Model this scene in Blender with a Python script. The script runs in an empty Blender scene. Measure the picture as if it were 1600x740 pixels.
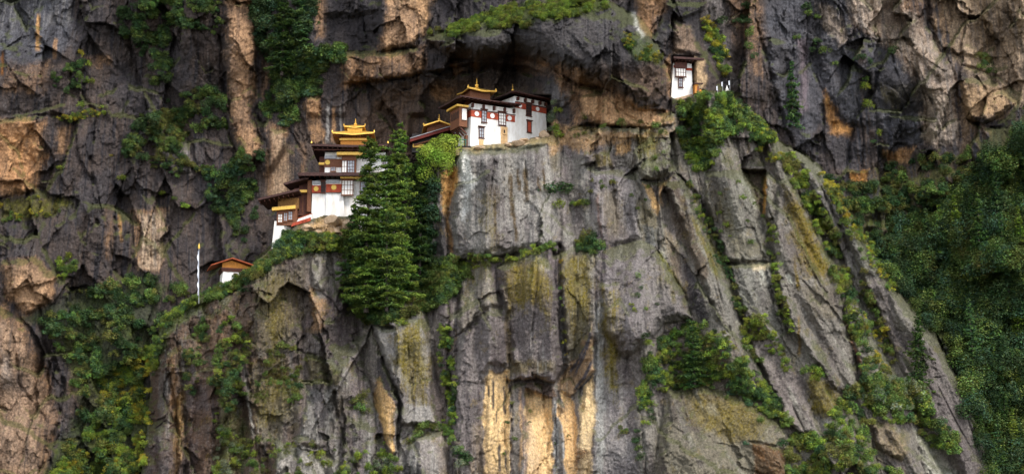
import bpy, math, random
import numpy as np
from mathutils import Vector, Matrix
R = math.radians
random.seed(7)
rng = np.random.default_rng(7)
sc = bpy.context.scene
col = sc.collection

# ------------------------------------------------------------------ camera
PITCH = R(12.0); LENS = 68.8; CAMY = -300.0
cam = bpy.data.objects.new('camera', bpy.data.cameras.new('camera'))
col.objects.link(cam)
cam.location = (0, CAMY, 0); cam.rotation_euler = (R(90) + PITCH, 0, 0)
cam.data.lens = LENS; cam.data.sensor_width = 36
cam.data.clip_start = 1; cam.data.clip_end = 5000
sc.camera = cam
# ------------------------------------------------------------------ sky and sun
SUN_EL, SUN_AZ = 50.0, 36.0        # azimuth: degrees to the right of the direction from cliff to camera
world = bpy.data.worlds.new("World"); sc.world = world; world.use_nodes = True
wn = world.node_tree; bg = wn.nodes['Background']
sky = wn.nodes.new('ShaderNodeTexSky'); sky.sky_type = 'NISHITA'; sky.sun_disc = False
sky.sun_elevation = R(SUN_EL); sky.sun_rotation = R(180 - SUN_AZ)
sky.dust_density = 4.0; sky.air_density = 1.0; sky.ozone_density = 1.0; sky.altitude = 3000
hs = wn.nodes.new('ShaderNodeHueSaturation'); hs.inputs['Saturation'].default_value = 0.30
wn.links.new(sky.outputs[0], hs.inputs['Color']); wn.links.new(hs.outputs[0], bg.inputs[0])
bg.inputs[1].default_value = 0.145
sun = bpy.data.objects.new('sun', bpy.data.lights.new('sun', 'SUN')); col.objects.link(sun)
sun.data.energy = 1.2; sun.data.angle = R(14); sun.data.color = (1.0, 0.95, 0.87)
d = Vector((math.sin(R(SUN_AZ)) * math.cos(R(SUN_EL)), -math.cos(R(SUN_AZ)) * math.cos(R(SUN_EL)), math.sin(R(SUN_EL))))
sun.rotation_euler = (-d).to_track_quat('-Z', 'Y').to_euler()
sc.view_settings.view_transform = 'Standard'; sc.view_settings.look = 'None'
sc.view_settings.exposure = 1.5; sc.view_settings.gamma = 1.0
sc.render.engine = 'CYCLES'
sc.cycles.max_bounces = 5; sc.cycles.diffuse_bounces = 2; sc.cycles.glossy_bounces = 1
sc.cycles.transmission_bounces = 2; sc.cycles.transparent_max_bounces = 2

# ------------------------------------------------------------------ measuring: photo pixel + depth -> point
KP = 36.0 / LENS / 1600.0
cp, sp = math.cos(PITCH), math.sin(PITCH)
def at_np(px, py, Y):
    sx = (px - 800.0) * KP; sy = (370.0 - py) * KP
    dy = cp - sp * sy; dz = sp + cp * sy
    t = (Y - CAMY) / dy
    return sx * t, Y + 0 * t, dz * t
def at(px, py, Y):
    x, y, z = at_np(float(px), float(py), float(Y)); return Vector((float(x), float(y), float(z)))

# ------------------------------------------------------------------ object helpers
def tag(o, label=None, cat=None, group=None, kind=None):
    if label: o['label'] = label
    if cat: o['category'] = cat
    if group: o['group'] = group
    if kind: o['kind'] = kind
    return o
def empty(name, loc, rz=0, label=None, cat=None, group=None):
    o = bpy.data.objects.new(name, None); col.objects.link(o)
    o.location = loc; o.rotation_euler = (0, 0, rz); o.empty_display_size = .3
    return tag(o, label, cat, group)
def mesh_np(name, V, F, mat, colors=None, smooth=False, uvless=True):
    """V (n,3), F (m,k) numpy -> mesh"""
    me = bpy.data.meshes.new(name)
    n = len(V); m, k = F.shape
    me.vertices.add(n); me.vertices.foreach_set('co', np.ascontiguousarray(V, dtype=np.float32).ravel())
    me.loops.add(m * k); me.loops.foreach_set('vertex_index', np.ascontiguousarray(F, dtype=np.int32).ravel())
    me.polygons.add(m); me.polygons.foreach_set('loop_start', np.arange(0, m * k, k, dtype=np.int32))
    if smooth: me.polygons.foreach_set('use_smooth', np.ones(m, dtype=bool))
    if colors is not None:
        a = me.color_attributes.new('tint', 'FLOAT_COLOR', 'POINT')
        c4 = np.ones((n, 4), dtype=np.float32); c4[:, :3] = colors
        a.data.foreach_set('color', c4.ravel())
    me.update(calc_edges=True)
    me.materials.append(mat)
    return me
def link(name, me, parent=None):
    o = bpy.data.objects.new(name, me); col.objects.link(o)
    if parent: o.parent = parent
    return o

# ------------------------------------------------------------------ noise (numpy)
def _h(ix, iy, seed):
    h = (ix.astype(np.uint32) * np.uint32(374761393) + iy.astype(np.uint32) * np.uint32(668265263) + np.uint32((seed * 2246822519) & 0xffffffff))
    h = (h ^ (h >> np.uint32(13))) * np.uint32(1274126177)
    h = (h ^ (h >> np.uint32(15))) * np.uint32(2246822519)
    return h ^ (h >> np.uint32(16))
def _r(ix, iy, seed): return (_h(ix, iy, seed) & np.uint32(0xffffff)).astype(np.float32) / np.float32(16777215.0)
def perlin(x, y, seed=0):
    x = np.asarray(x, np.float32); y = np.asarray(y, np.float32)
    fx0 = np.floor(x); fy0 = np.floor(y); ix = fx0.astype(np.int64); iy = fy0.astype(np.int64)
    fx = x - fx0; fy = y - fy0
    u = fx * fx * fx * (fx * (fx * 6 - 15) + 10); v = fy * fy * fy * (fy * (fy * 6 - 15) + 10)
    def g(dx, dy):
        a = _r(ix + dx, iy + dy, seed) * np.float32(2 * math.pi)
        return np.cos(a) * (fx - dx) + np.sin(a) * (fy - dy)
    a = g(0, 0); b = g(1, 0); c = g(0, 1); e = g(1, 1)
    return ((a + (b - a) * u) + ((c + (e - c) * u) - (a + (b - a) * u)) * v) * 1.5
def fbm(x, y, seed=0, oc=4, gain=0.5, lac=2.03):
    s = 0; a = 1.0; t = 0
    for i in range(oc):
        s = s + a * perlin(x, y, seed + i * 17); t += a; a *= gain; x = x * lac + 13.7; y = y * lac + 7.1
    return s / t
def ridged(x, y, seed=0, oc=3):
    s = 0; a = 1.0; t = 0
    for i in range(oc):
        s = s + a * (1 - np.abs(perlin(x, y, seed + i * 31)) * 2); t += a; a *= .5; x = x * 2.1 + 5.2; y = y * 2.1 + 1.3
    return s / t
def facets(x, y, seed=0, amp=1.0):
    """per-cell random planes: broken rock. returns height, F2-F1, cell id"""
    x = np.asarray(x, np.float32); y = np.asarray(y, np.float32)
    ix = np.floor(x).astype(np.int64); iy = np.floor(y).astype(np.int64)
    f1 = np.full(x.shape, 9., np.float32); f2 = f1.copy(); h = np.zeros_like(f1); cid = np.zeros_like(f1)
    for dx in (-1, 0, 1):
        for dy in (-1, 0, 1):
            cx = ix + dx; cy = iy + dy
            qx = cx + _r(cx, cy, seed); qy = cy + _r(cx, cy, seed + 1)
            ex = x - qx; ey = y - qy; dd = np.sqrt(ex * ex + ey * ey)
            ra = _r(cx, cy, seed + 2); rb = _r(cx, cy, seed + 3); rc = _r(cx, cy, seed + 4)
            hh = (ra - .5) * 2 * ex + (rb - .5) * 2 * ey + (rc - .5) * 1.0
            n = dd < f1
            f2 = np.where(n, f1, np.minimum(f2, dd)); h = np.where(n, hh, h); cid = np.where(n, rc, cid); f1 = np.where(n, dd, f1)
    return h * amp, f2 - f1, cid
def ss(a, b, x):
    t = np.clip((x - a) / (b - a), 0, 1); return t * t * (3 - 2 * t)

# ------------------------------------------------------------------ terrain grid (px = pixels of a 0.1 m survey grid of the cliff face)
ST = 1.45
gx = np.concatenate([np.arange(-190, -10, 7.0), np.arange(-10, 1610, ST), np.arange(1610, 1800, 7.0)]).astype(np.float32)
gy = np.concatenate([np.arange(-180, -10, 7.0), np.arange(-10, 750, ST), np.arange(750, 960, 7.0)]).astype(np.float32)
PX, PY = np.meshgrid(gx, gy)
WX = PX + fbm(PX / 26, PY / 26, 11, 4) * 7
WY = PY + fbm(PX / 26, PY / 26, 51, 4) * 7
RX = PX + fbm(PX / 11, PY / 14, 71, 2) * 2.4      # fine wander only
RY = PY + fbm(PX / 11, PY / 14, 81, 2) * 2.4

def idw(pts, p=2.6):
    a = np.array(pts, np.float32)
    num = 0; den = 0
    for x, y, v in a:
        w = 1.0 / (((PX - x) ** 2 + (PY - y) ** 2) + 500.0) ** (p / 2)
        num = num + w * v; den = den + w
    return num / den
def box_of(pts, pad):
    a = np.array(pts, np.float32)
    i0, i1 = np.searchsorted(gx, a[:, 0].min() - pad), np.searchsorted(gx, a[:, 0].max() + pad)
    j0, j1 = np.searchsorted(gy, a[:, 1].min() - pad), np.searchsorted(gy, a[:, 1].max() + pad)
    return (slice(j0, max(j1, j0 + 1)), slice(i0, max(i1, i0 + 1)))
def dist_line(pts, X, Y, closed=False):
    """distance, signed side, parameter along"""
    best = np.full(X.shape, 1e9, np.float32); side = np.zeros_like(best); par = np.zeros_like(best)
    P = list(pts) + ([pts[0]] if closed else [])
    L = 0; tot = sum(math.dist(P[i], P[i + 1]) for i in range(len(P) - 1))
    for i in range(len(P) - 1):
        (x0, y0), (x1, y1) = P[i], P[i + 1]
        dx, dy = x1 - x0, y1 - y0; l = math.hypot(dx, dy) + 1e-6
        t = np.clip(((X - x0) * dx + (Y - y0) * dy) / (l * l), 0, 1)
        d_ = np.hypot(X - x0 - t * dx, Y - y0 - t * dy)
        s = np.sign((X - x0) * dy - (Y - y0) * dx)
        n = d_ < best
        best = np.where(n, d_, best); side = np.where(n, s, side); par = np.where(n, (L + t * l) / tot, par); L += l
    return best, side, par
def inside(pts, X, Y):
    r = np.zeros(X.shape, bool)
    n = len(pts); j = n - 1
    for i in range(n):
        xi, yi = pts[i]; xj, yj = pts[j]
        if yi != yj:
            r ^= ((yi > Y) != (yj > Y)) & (X < (xj - xi) * (Y - yi) / (yj - yi) + xi)
        j = i
    return r
def sd(pts, X, Y):
    d_, _, _ = dist_line(pts, X, Y, True)
    return np.where(inside(pts, X, Y), d_, -d_)      # positive inside
# ------------------------------------------------------------------ large shape of the mountain (depth in metres behind the survey plane)
BUT = [(205,960),(222,740),(232,650),(236,575),(243,530),(262,495),(290,474),(318,462),(345,450),(372,436),(392,420),(412,398),(426,386),(445,362),
       (468,347),(505,336),(560,338),(630,330),(676,300),(684,262),(697,240),(716,229),(800,222),(858,212),(885,204),(930,200),(985,199),(1020,196),(1052,178),
       (1068,160),(1100,146),(1140,150),(1180,178),(1215,222),(1245,236),(1280,262),(1305,296),(1338,350),(1368,400),(1402,450),(1432,487),(1462,522),(1500,594),(1532,660),(1566,742),(1650,960)]
BW = ss(850, 880, PX) * ss(1080, 1050, PX)
BX = RX + BW * (WX - PX) * 2.2; BY = RY + BW * (WY - PY) * 2.2
IN = sd(BUT, BX, BY) > 0
SKW = np.where(IN, ss(900, 1300, PX) * 0.5, ss(1150, 1400, PX) * .14) - ss(330, 120, PX) * 0.12
S_ = PX - (PY - 400) * SKW          # coordinate across the dip of the joints
T_ = PY
bgD = idw([(-150,0,22),(0,0,22),(0,200,17),(0,420,9),(30,560,5),(40,740,0),(-100,740,-2),(120,400,16),(120,560,13),(200,600,13),(150,740,4),(230,740,8),(260,480,14),
    (200,100,24),(200,300,20),(300,200,22),(380,100,18),(330,330,20),(400,300,17),(450,100,21),(450,250,15),(500,200,17),(520,60,16),(600,40,11),(620,110,11),
    (560,160,18),(640,180,20),(700,170,21),(600,250,22),(680,230,22),(740,150,19),(800,130,15),(720,110,13),(700,20,13),(760,60,3),(850,40,2),(900,80,1),(960,90,1),(1010,100,2),
    (870,150,6),(920,165,3.2),(1000,170,2.4),(1040,195,3.5),(960,200,3.5),(890,200,4.5),(1050,40,6),(1050,130,8),(980,20,4),(1110,50,13),(1150,120,11),(1200,60,15),(1220,180,17),(1280,100,19),(1290,200,19),
    (1350,60,20),(1400,180,21),(1420,250,22),(1500,60,20),(1540,160,19),(1560,195,22),(1590,100,17),(1330,260,21),(1400,330,21),(1500,300,17),(1600,210,10),(1600,400,6),
    (1450,450,16),(1550,560,10),(1600,740,2),(1750,740,-6),(1750,300,4),(1000,400,15),(700,-120,10),(1000,-120,12),(300,-120,20)])
buD = idw([(240,600,4),(300,500,1),(300,740,-4),(350,600,-3),(400,500,-2),(420,430,2),(500,370,5),(440,640,-6),(500,740,-9),(530,600,-3),(540,500,4),(560,420,9),(600,400,11),(640,380,10),
    (600,350,10),(560,480,6),(600,480,3),(660,440,2),(640,520,-4),(640,740,-11),(700,320,5),(705,240,4),(790,240,2),(850,230,3),(790,400,-3),(830,450,-6),(760,500,-6),(830,740,-11),(900,480,-6),
    (900,740,-11),(900,300,0),(950,250,2),(1000,220,4),(1000,300,0),(1000,500,-8),(1000,740,-12),(1100,740,-14),(1090,480,-6),(1120,560,-9),(1100,200,8),(1150,300,1),(1150,180,9),(1200,230,6),(1230,300,2),
    (1300,500,-4),(1270,600,-8),(1300,740,-12),(1400,500,0),(1400,620,-6),(1460,560,2),(1540,740,-2),(1260,250,7),(1340,360,6),(1420,480,5)])
mi = sd(BUT, BX, BY)
IN = mi > 0
w = np.clip(mi / 26.0, 0, 1)
wl = np.where(PX > 1180, 1.0, np.where(PX < 470, 0.8, .15 + .55 * ss(680, 690, PX) * ss(900, 840, PX)))
buD = buD + wl * 7.0 * (1 - np.sqrt(np.clip(1 - (1 - w) ** 2, 0, 1)))
D = np.where(IN, buD, bgD).astype(np.float32)

# ---- authored blocks, panels and joints
def cen(pts):
    a = np.array(pts); return a[:, 0].mean(), a[:, 1].mean()
NB = np.clip(fbm(PX / 16, PY / 16, 77, 3) * 1.6, -.8, 1.4)
def slab(pts, off, tx=0, ty=0, bev=4, X=None, Y=None, flat=0.0):
    sl = box_of(pts, 14)
    s = sd(pts, RX[sl], RY[sl]); bv = (bev * 1.15 + 1) * (1 + .8 * NB[sl]); m = np.clip(s / np.maximum(bv, 1.5), 0, 1) ** .75
    cx, cy = cen(pts)
    D[sl] += m * (off * (.85 if off < 0 else 1) + 1.35 * tx * (PX[sl] - cx) * .1 + ty * (PY[sl] - cy) * .1)
def dome(pts, h, wid=25):
    sl = box_of(pts, 14); s = sd(pts, RX[sl], RY[sl]); t = np.clip(s / wid, 0, 1)
    D[sl] -= h * np.sqrt(np.clip(1 - (1 - t) ** 2, 0, 1)) * (s > 0)
def crack(pts, w=3, dep=1.0):
    sl = box_of(pts, 14 + w)
    d_, _, p = dist_line(pts, RX[sl], RY[sl])
    ww = w * (.55 + .9 * np.abs(fbm(PX[sl] / 30, PY[sl] / 30, 5, 2))+.2) * np.clip(np.minimum(p, 1 - p) * 9, .25, 1)
    D[sl] += dep * .95 * np.clip(1 - d_ / ww, 0, 1) * (.35 + .65 * ss(-.5, .5, NB[sl]))
def fault(pts, h, wid=30):
    """the side to the left of the direction of travel stands proud by h, easing off over wid px"""
    sl = box_of(pts, wid * 2)
    d_, s, p = dist_line(pts, RX[sl], RY[sl])
    e = np.clip(np.minimum(p, 1 - p) * 6, 0, 1)
    D[sl] += h * s * np.exp(-d_ / wid) * e * np.clip(d_ / 2.0, 0, 1)

SLABS = [
 # leaning slab with the fresh orange flank
 ([(580,505),(612,510),(651,487),(662,482),(674,522),(676,596),(684,663),(626,665),(623,620),(595,550)], -4.6, .24, -.05, 4),
 ([(563,515),(580,508),(595,550),(623,620),(619,705),(612,715),(598,677),(584,620),(556,543)], -2.2, -.75, .12, 3),
 ([(647,684),(665,677),(700,670),(716,690),(716,800),(664,800)], -3.4, .1, -.12, 4),
 ([(630,705),(647,687),(664,740),(664,800),(630,800)], -2.0, -.8, 0, 3),
 ([(479,554),(493,554),(535,578),(533,638),(521,656),(510,698),(461,698),(472,656),(479,610)], -2.6, .1, .05, 4),
 ([(430,690),(470,694),(500,704),(530,722),(545,800),(420,800)], -3.2, .1, -.5, 6),
 ([(408,420),(440,400),(478,400),(480,470),(470,560),(430,575),(400,560),(396,500)], -1.2, .05, .05, 6),
 ([(480,380),(510,375),(520,420),(508,455),(486,450)], -1.4, .2, -.2, 5),
 # face under the white temple
 ([(717,226),(852,222),(862,262),(873,330),(875,378),(850,392),(800,398),(760,405),(712,408),(700,350),(705,300),(717,262)], -1.5, .05, -.10, 12),
 ([(775,417),(817,393),(846,391),(864,420),(872,470),(876,520),(881,570),(868,598),(840,592),(819,594),(805,592),(797,560),(792,490),(778,450)], -3.2, .04, -.03, 8),
 ([(718,430),(740,410),(765,412),(772,440),(787,478),(764,480),(722,522),(712,500)], -2.2, .1, -.15, 6),
 ([(741,501),(764,480),(789,482),(796,515),(798,575),(766,571),(755,600),(755,649),(750,700),(740,800),(700,800),(704,640),(708,585),(722,522)], -2.4, .08, -.04, 7),
 ([(872,392),(905,384),(928,392),(931,500),(926,560),(884,578),(880,520),(874,450)], -1.3, .1, 0, 5),
 ([(877,582),(898,561),(926,501),(930,578),(898,613),(891,620),(873,606)], -2.2, -.5, -.1, 3),
 ([(866,601),(875,606),(871,617),(885,640),(884,800),(866,800)], -.8, 0, 0, 3),
 # purple grey faces in the middle
 ([(921,267),(984,262),(993,305),(1004,372),(942,388),(921,305)], -1.4, .05, -.05, 7),
 ([(988,239),(1023,207),(1042,221),(1057,267),(1030,282),(1016,283),(1002,279)], -3.0, .1, -.25, 5),
 ([(905,240),(930,235),(956,240),(962,262),(940,266),(925,262)], -1.5, 0, -.3, 4),
 ([(942,392),(998,374),(1030,390),(1069,460),(1086,500),(1040,505),(1010,540),(975,560),(946,520),(938,450)], -2.4, .04, -.08, 14),
 ([(1036,287),(1069,285),(1100,350),(1124,420),(1150,492),(1140,520),(1118,500),(1100,450),(1082,400),(1060,340)], -2.6, .35, -.05, 5),
 ([(1101,269),(1157,269),(1182,322),(1199,375),(1204,406),(1136,412),(1115,360),(1101,308)], -2.4, .22, 0, 5),
 ([(1138,413),(1204,408),(1213,452),(1222,500),(1235,560),(1200,520),(1157,480)], -1.7, .2, -.03, 4),
 ([(1196,266),(1213,283),(1210,340),(1203,345),(1195,338)], -2.2, -.1, 0, 3),
 ([(1213,283),(1233,281),(1266,325),(1308,431),(1318,480),(1318,500),(1334,536),(1344,604),(1323,625),(1300,600),(1268,560),(1240,520),(1224,480),(1210,420),(1204,380)], -3.0, .15, -.05, 6),
 ([(1157,479),(1191,494),(1230,560),(1266,619),(1282,680),(1250,676),(1229,657),(1176,547)], -1.9, .25, -.1, 5),
 ([(1249,250),(1277,254),(1312,310),(1352,400),(1340,440),(1320,420),(1290,340)], -1.6, .25, -.1, 5),
 ([(1300,290),(1340,350),(1382,430),(1350,430),(1325,370)], -1.2, .2, -.1, 4),
 ([(1350,445),(1378,430),(1410,465),(1432,490),(1460,522),(1500,597),(1566,745),(1600,960),(1560,960),(1495,722),(1440,625),(1405,572),(1375,498)], -1.8, .12, -.1, 9),
 ([(1040,610),(1090,600),(1140,612),(1190,640),(1232,670),(1240,800),(1020,800),(1030,680)], -2.6, .05, -.12, 12),
 ([(1425,660),(1450,680),(1497,740),(1520,800),(1465,800),(1440,720)], -2.4, .2, -.4, 7),
 ([(1355,655),(1400,665),(1422,705),(1410,720),(1370,700)], -1.8, .2, -.3, 6),
 ([(1285,653),(1312,655),(1312,676),(1290,680)], -1.2, 0, -.3, 4),
 ([(1330,545),(1350,530),(1398,600),(1380,605),(1350,590)], -1.5, .2, 0, 4),
 # left flank
 ([(236,600),(262,560),(276,640),(276,800),(225,800)], -1.6, -.35, 0, 5),
 ([(262,560),(276,540),(285,600),(290,660),(286,800),(276,800),(276,640)], -2.6, .2, 0, 3),
 ([(290,590),(330,580),(340,640),(338,800),(290,800)], -.6, .1, .02, 5),
 ([(345,470),(356,470),(352,540),(332,550),(322,548),(325,500)], -1.4, .3, 0, 4),
 ([(366,560),(386,552),(396,620),(402,686),(390,690),(378,620)], -1.5, .4, 0, 3),
 # background masses
 ([(665,62),(740,34),(830,12),(950,2),(1000,30),(1030,70),(1050,130),(1030,165),(1000,170),(960,140),(900,130),(850,100),(800,85),(760,95),(700,90)], -3.5, .0, -.02, 18),
 ([(845,140),(862,118),(885,124),(900,150),(880,170),(850,160)], -2.0, 0, -.1, 8),
 ([(905,150),(960,140),(1010,160),(1062,190),(1040,200),(960,198),(910,195)], -1.2, .05, -.2, 5),
 ([(1040,5),(1105,5),(1096,20),(1062,32),(1048,24)], -3.0, 0, 0, 4),
 ([(1050,32),(1080,40),(1100,85),(1090,90),(1050,80)], -1.5, .1, 0, 5),
 ([(1090,90),(1104,80),(1140,160),(1100,160)], -2.0, .3, 0, 5),
 ([(600,-60),(680,-60),(676,10),(665,50),(640,75),(592,82),(590,30)], -2.2, .1, .05, 6),
 ([(530,85),(590,82),(650,76),(664,90),(660,115),(600,125),(540,130)], -1.8, 0, .1, 5),
 ([(505,20),(600,15),(590,80),(530,90),(505,70)], 2.0, 0, 0, 10),
 ([(345,-60),(400,-60),(402,60),(396,180),(412,240),(380,262),(356,185),(350,60)], -3.0, .05, 0, 7),
 ([(472,150),(500,152),(505,222),(486,225),(475,200)], -1.6, -.1, 0, 4),
 ([(420,200),(450,205),(462,260),(440,335),(415,320)], -1.5, .1, 0, 5),
 ([(-60,190),(70,182),(72,240),(52,300),(0,310),(-60,320)], -2.5, .1, -.05, 6),
 ([(0,410),(55,400),(88,432),(82,470),(40,492),(12,462)], -2.4, .05, -.15, 9),
 ([(245,225),(270,198),(298,230),(300,270),(270,275)], -1.8, .2, -.1, 5),
 ([(0,480),(40,500),(60,600),(85,640),(60,800),(-80,800),(-80,500)], -2.2, .2, 0, 10),
 ([(1200,60),(1250,70),(1262,170),(1280,250),(1240,235),(1205,150)], -1.6, .1, 0, 7),
 ([(1270,60),(1330,40),(1400,100),(1440,150),(1445,240),(1380,250),(1350,200),(1300,190)], -1.5, .05, 0, 12),
 ([(1380,-60),(1450,-60),(1450,40),(1490,120),(1470,130),(1420,70)], -1.6, .1, 0, 5),
 ([(1450,-60),(1560,-60),(1560,60),(1520,90),(1470,80),(1450,40)], -2.2, .1, 0, 6),
 ([(1500,120),(1560,130),(1590,160),(1560,185),(1530,196),(1508,180)], -3.0, 0, -.1, 6),
]
for s in SLABS: slab(*s)
dome([(775,417),(817,393),(846,391),(864,420),(872,470),(876,520),(881,570),(868,598),(819,594),(797,560),(792,490),(778,450)], 1.8, 40)
dome([(942,392),(998,374),(1030,390),(1069,460),(1086,500),(1040,505),(1010,540),(975,560),(946,520),(938,450)], 2.0, 50)
dome([(665,62),(740,34),(830,12),(950,2),(1000,30),(1030,70),(1050,130),(1030,165),(1000,170),(960,140),(900,130),(850,100),(800,85),(760,95),(700,90)], 4.5, 45)
dome([(717,226),(852,222),(862,262),(873,330),(875,378),(850,392),(712,408),(700,350),(705,300)], 1.6, 40)
dome([(1040,610),(1090,600),(1140,612),(1190,640),(1232,670),(1240,800),(1020,800),(1030,680)], 2.0, 60)
# hollows: cave behind the temples, niche, recess with orange panels, gully
slab([(575,165),(640,120),(700,118),(740,100),(800,110),(850,130),(860,190),(800,230),(700,240),(640,240),(580,230)], 1.2, 0, 0, 20)
slab([(1157,264),(1199,266),(1196,273),(1194,339),(1189,336),(1168,280)], 3.4, 0, 0, 3)
slab([(819,603),(863,621),(864,800),(822,800)], 1.6, 0, -.06, 4)
slab([(870,631),(882,640),(875,608),(894,620),(901,656),(903,800),(884,800),(880,677),(870,645)], .9, .1, 0, 3)
slab([(766,573),(775,582),(796,578),(797,635),(794,800),(757,800),(755,649),(757,596)], .6, 0, 0, 3)
slab([(919,600),(928,585),(929,677),(922,740),(905,800),(903,700),(912,640)], .5, 0, 0, 3)
slab([(535,440),(560,400),(690,380),(700,420),(660,480),(600,500),(560,545),(535,570),(510,540),(520,480)], 2.6, 0, 0, 14)
slab([(686,262),(717,258),(715,283),(701,318),(712,408),(706,420),(696,339),(687,329)], .7, -.3, 0, 6)
CR = [
 ([(716,235),(705,262),(700,300),(698,350),(706,410)],4,1.2),([(752,250),(757,300),(750,350),(760,400)],3,.7),([(786,250),(788,320),(784,400)],2.5,.6),([(700,408),(760,404),(782,403),(820,392),(845,386),(874,382)],4,1.3),([(862,384),(866,400),(880,392),(872,380)],5,2.2),([(873,380),(876,450),(880,520),(884,572),(878,600)],4,1.6),
 ([(930,390),(932,500),(930,600)],3,1.0),([(1002,281),(1030,284),(1055,272)],4,2.0),([(984,262),(1005,300),(992,330),(1003,372)],3,1.1),
 ([(1055,268),(1069,281),(1097,316),(1118,369),(1146,446),(1160,500),(1176,547),(1229,657)],5,2.2),([(1023,385),(1069,460),(1085,500)],3,1.4),
 ([(1118,410),(1136,412),(1170,414),(1204,408)],3,1.2),([(1199,345),(1206,400),(1215,450),(1230,520)],4,1.4),([(1231,281),(1270,330),(1310,430),(1320,500),(1340,560),(1352,610)],6,2.2),
 ([(1282,290),(1320,370),(1345,430),(1375,500),(1400,560)],5,1.8),([(1290,470),(1310,480),(1318,496)],2,.6),([(1240,380),(1252,420),(1245,455)],2,.6),([(1270,570),(1300,574),(1290,572),(1312,600)],2,.6),
 ([(1455,590),(1475,588),(1492,594)],2,.8),([(560,545),(575,590),(590,640),(605,700),(612,716)],4,1.8),([(535,578),(520,620),(530,660),(545,700),(560,740)],4,1.6),
 ([(440,540),(480,552),(500,556)],3,1.0),([(690,500),(705,560),(700,640),(712,740)],5,1.6),([(798,490),(797,560),(800,640),(797,740)],3,1.2),
 ([(276,520),(282,600),(276,640),(280,740)],3,1.2),([(340,480),(330,540),(345,600),(340,680)],3,.9),([(376,548),(390,620),(400,690),(410,740)],4,1.4),([(405,430),(398,500),(380,540)],3,1.0),
 ([(1020,560),(1000,640),(1010,740)],4,1.2),([(1170,688),(1200,694),(1235,705)],3,1.2),([(1060,600),(1075,660),(1065,740)],2,.6),
 ([(741,501),(760,500),(764,480)],2,.8),([(730,490),(735,520),(722,560)],2,.8),([(690,540),(720,520),(741,501)],3,1.2),
 # background
 ([(0,190),(40,180),(100,180)],4,1.2),([(130,60),(110,120),(150,180),(140,260),(160,330)],5,1.6),([(340,0),(346,100),(352,190),(372,250),(385,320)],5,1.8),([(400,60),(402,180),(420,240)],5,2.0),
 ([(530,80),(600,82),(650,74),(664,56),(680,20)],4,1.6),([(580,125),(640,122),(662,112),(664,80)],4,1.6),([(660,110),(700,120),(760,108),(820,112),(846,128)],5,2.0),
 ([(846,90),(870,110),(900,132),(935,140)],4,1.6),([(1040,10),(1020,60),(1035,100)],4,1.6),([(985,0),(975,50),(1000,60)],4,1.2),([(905,196),(960,198),(1000,202),(1050,196)],4,1.4),([(940,140),(960,170),(1010,195)],3,.9),
 ([(1180,30),(1200,100),(1215,160),(1240,230)],5,1.8),([(1262,0),(1260,90),(1285,140),(1290,260)],3,.8),([(1310,0),(1350,60),(1400,70),(1440,130),(1480,200)],3,.9),([(1450,30),(1490,110),(1500,180),(1498,240)],3,.8),
 ([(1500,100),(1560,120),(1596,150)],4,1.4),([(1510,185),(1540,200),(1575,200)],5,2.2),([(1338,150),(1350,220),(1345,260)],3,1.0),([(1420,90),(1450,160),(1445,240)],3,1.0),
 ([(60,470),(70,540),(100,600),(90,660),(60,740)],6,2.2),([(20,520),(30,600),(60,640)],4,1.2),([(180,330),(176,420),(200,440)],4,1.6),([(205,330),(210,420)],4,1.6),([(240,335),(235,400)],3,1.2),
]
for c in CR: crack(*c)
FA = [([(785,590),(800,594),(819,592),(840,590),(866,598),(880,575)],-1.3,14),([(1157,264),(1199,266)],-1.2,10),([(1002,281),(1055,270)],-1.2,10),
      ([(660,115),(740,98),(820,104),(860,118)],-1.6,22),([(905,120),(960,145),(1000,172),(1040,172),(1055,120)],-1.4,18),([(530,130),(600,126),(664,112)],-1.5,16),
      ([(0,185),(60,175),(110,160)],1.0,14),([(540,345),(450,370),(420,400)],.6,14)]
for c in FA: fault(*c)

# hairline joints
fj, ej, cj = facets(S_ / 46 + .3 * fbm(PX / 30, PY / 30, 501, 3), T_ / 88 + .25 * fbm(PX / 30, PY / 30, 502, 3), 500)
JM = ss(-.05, .2, fbm(PX / 45, PY / 60, 503, 2))
JL = np.clip(1 - ej / .035, 0, 1) * JM
D += JL * .22 * JM + fj * .35 * IN * ss(540, 600, PX)
# swelling columns and folds running down the buttress
D += IN * (fbm(S_ / 46, T_ / 340, 88, 2) * 4.2 - np.sqrt(np.abs(perlin(S_ / 60 + .15 * fbm(PX / 60, PY / 90, 93, 2), T_ / 420, 92)) + .01) * (3.4 - 2.7 * ss(900, 1040, PX)) + np.clip(1 - np.abs(perlin(S_ / 44, T_ / 300, 90)) / .06, 0, 1) * .8 * ss(.0, .3, fbm(PX / 50, PY / 70, 91, 2)))
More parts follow.
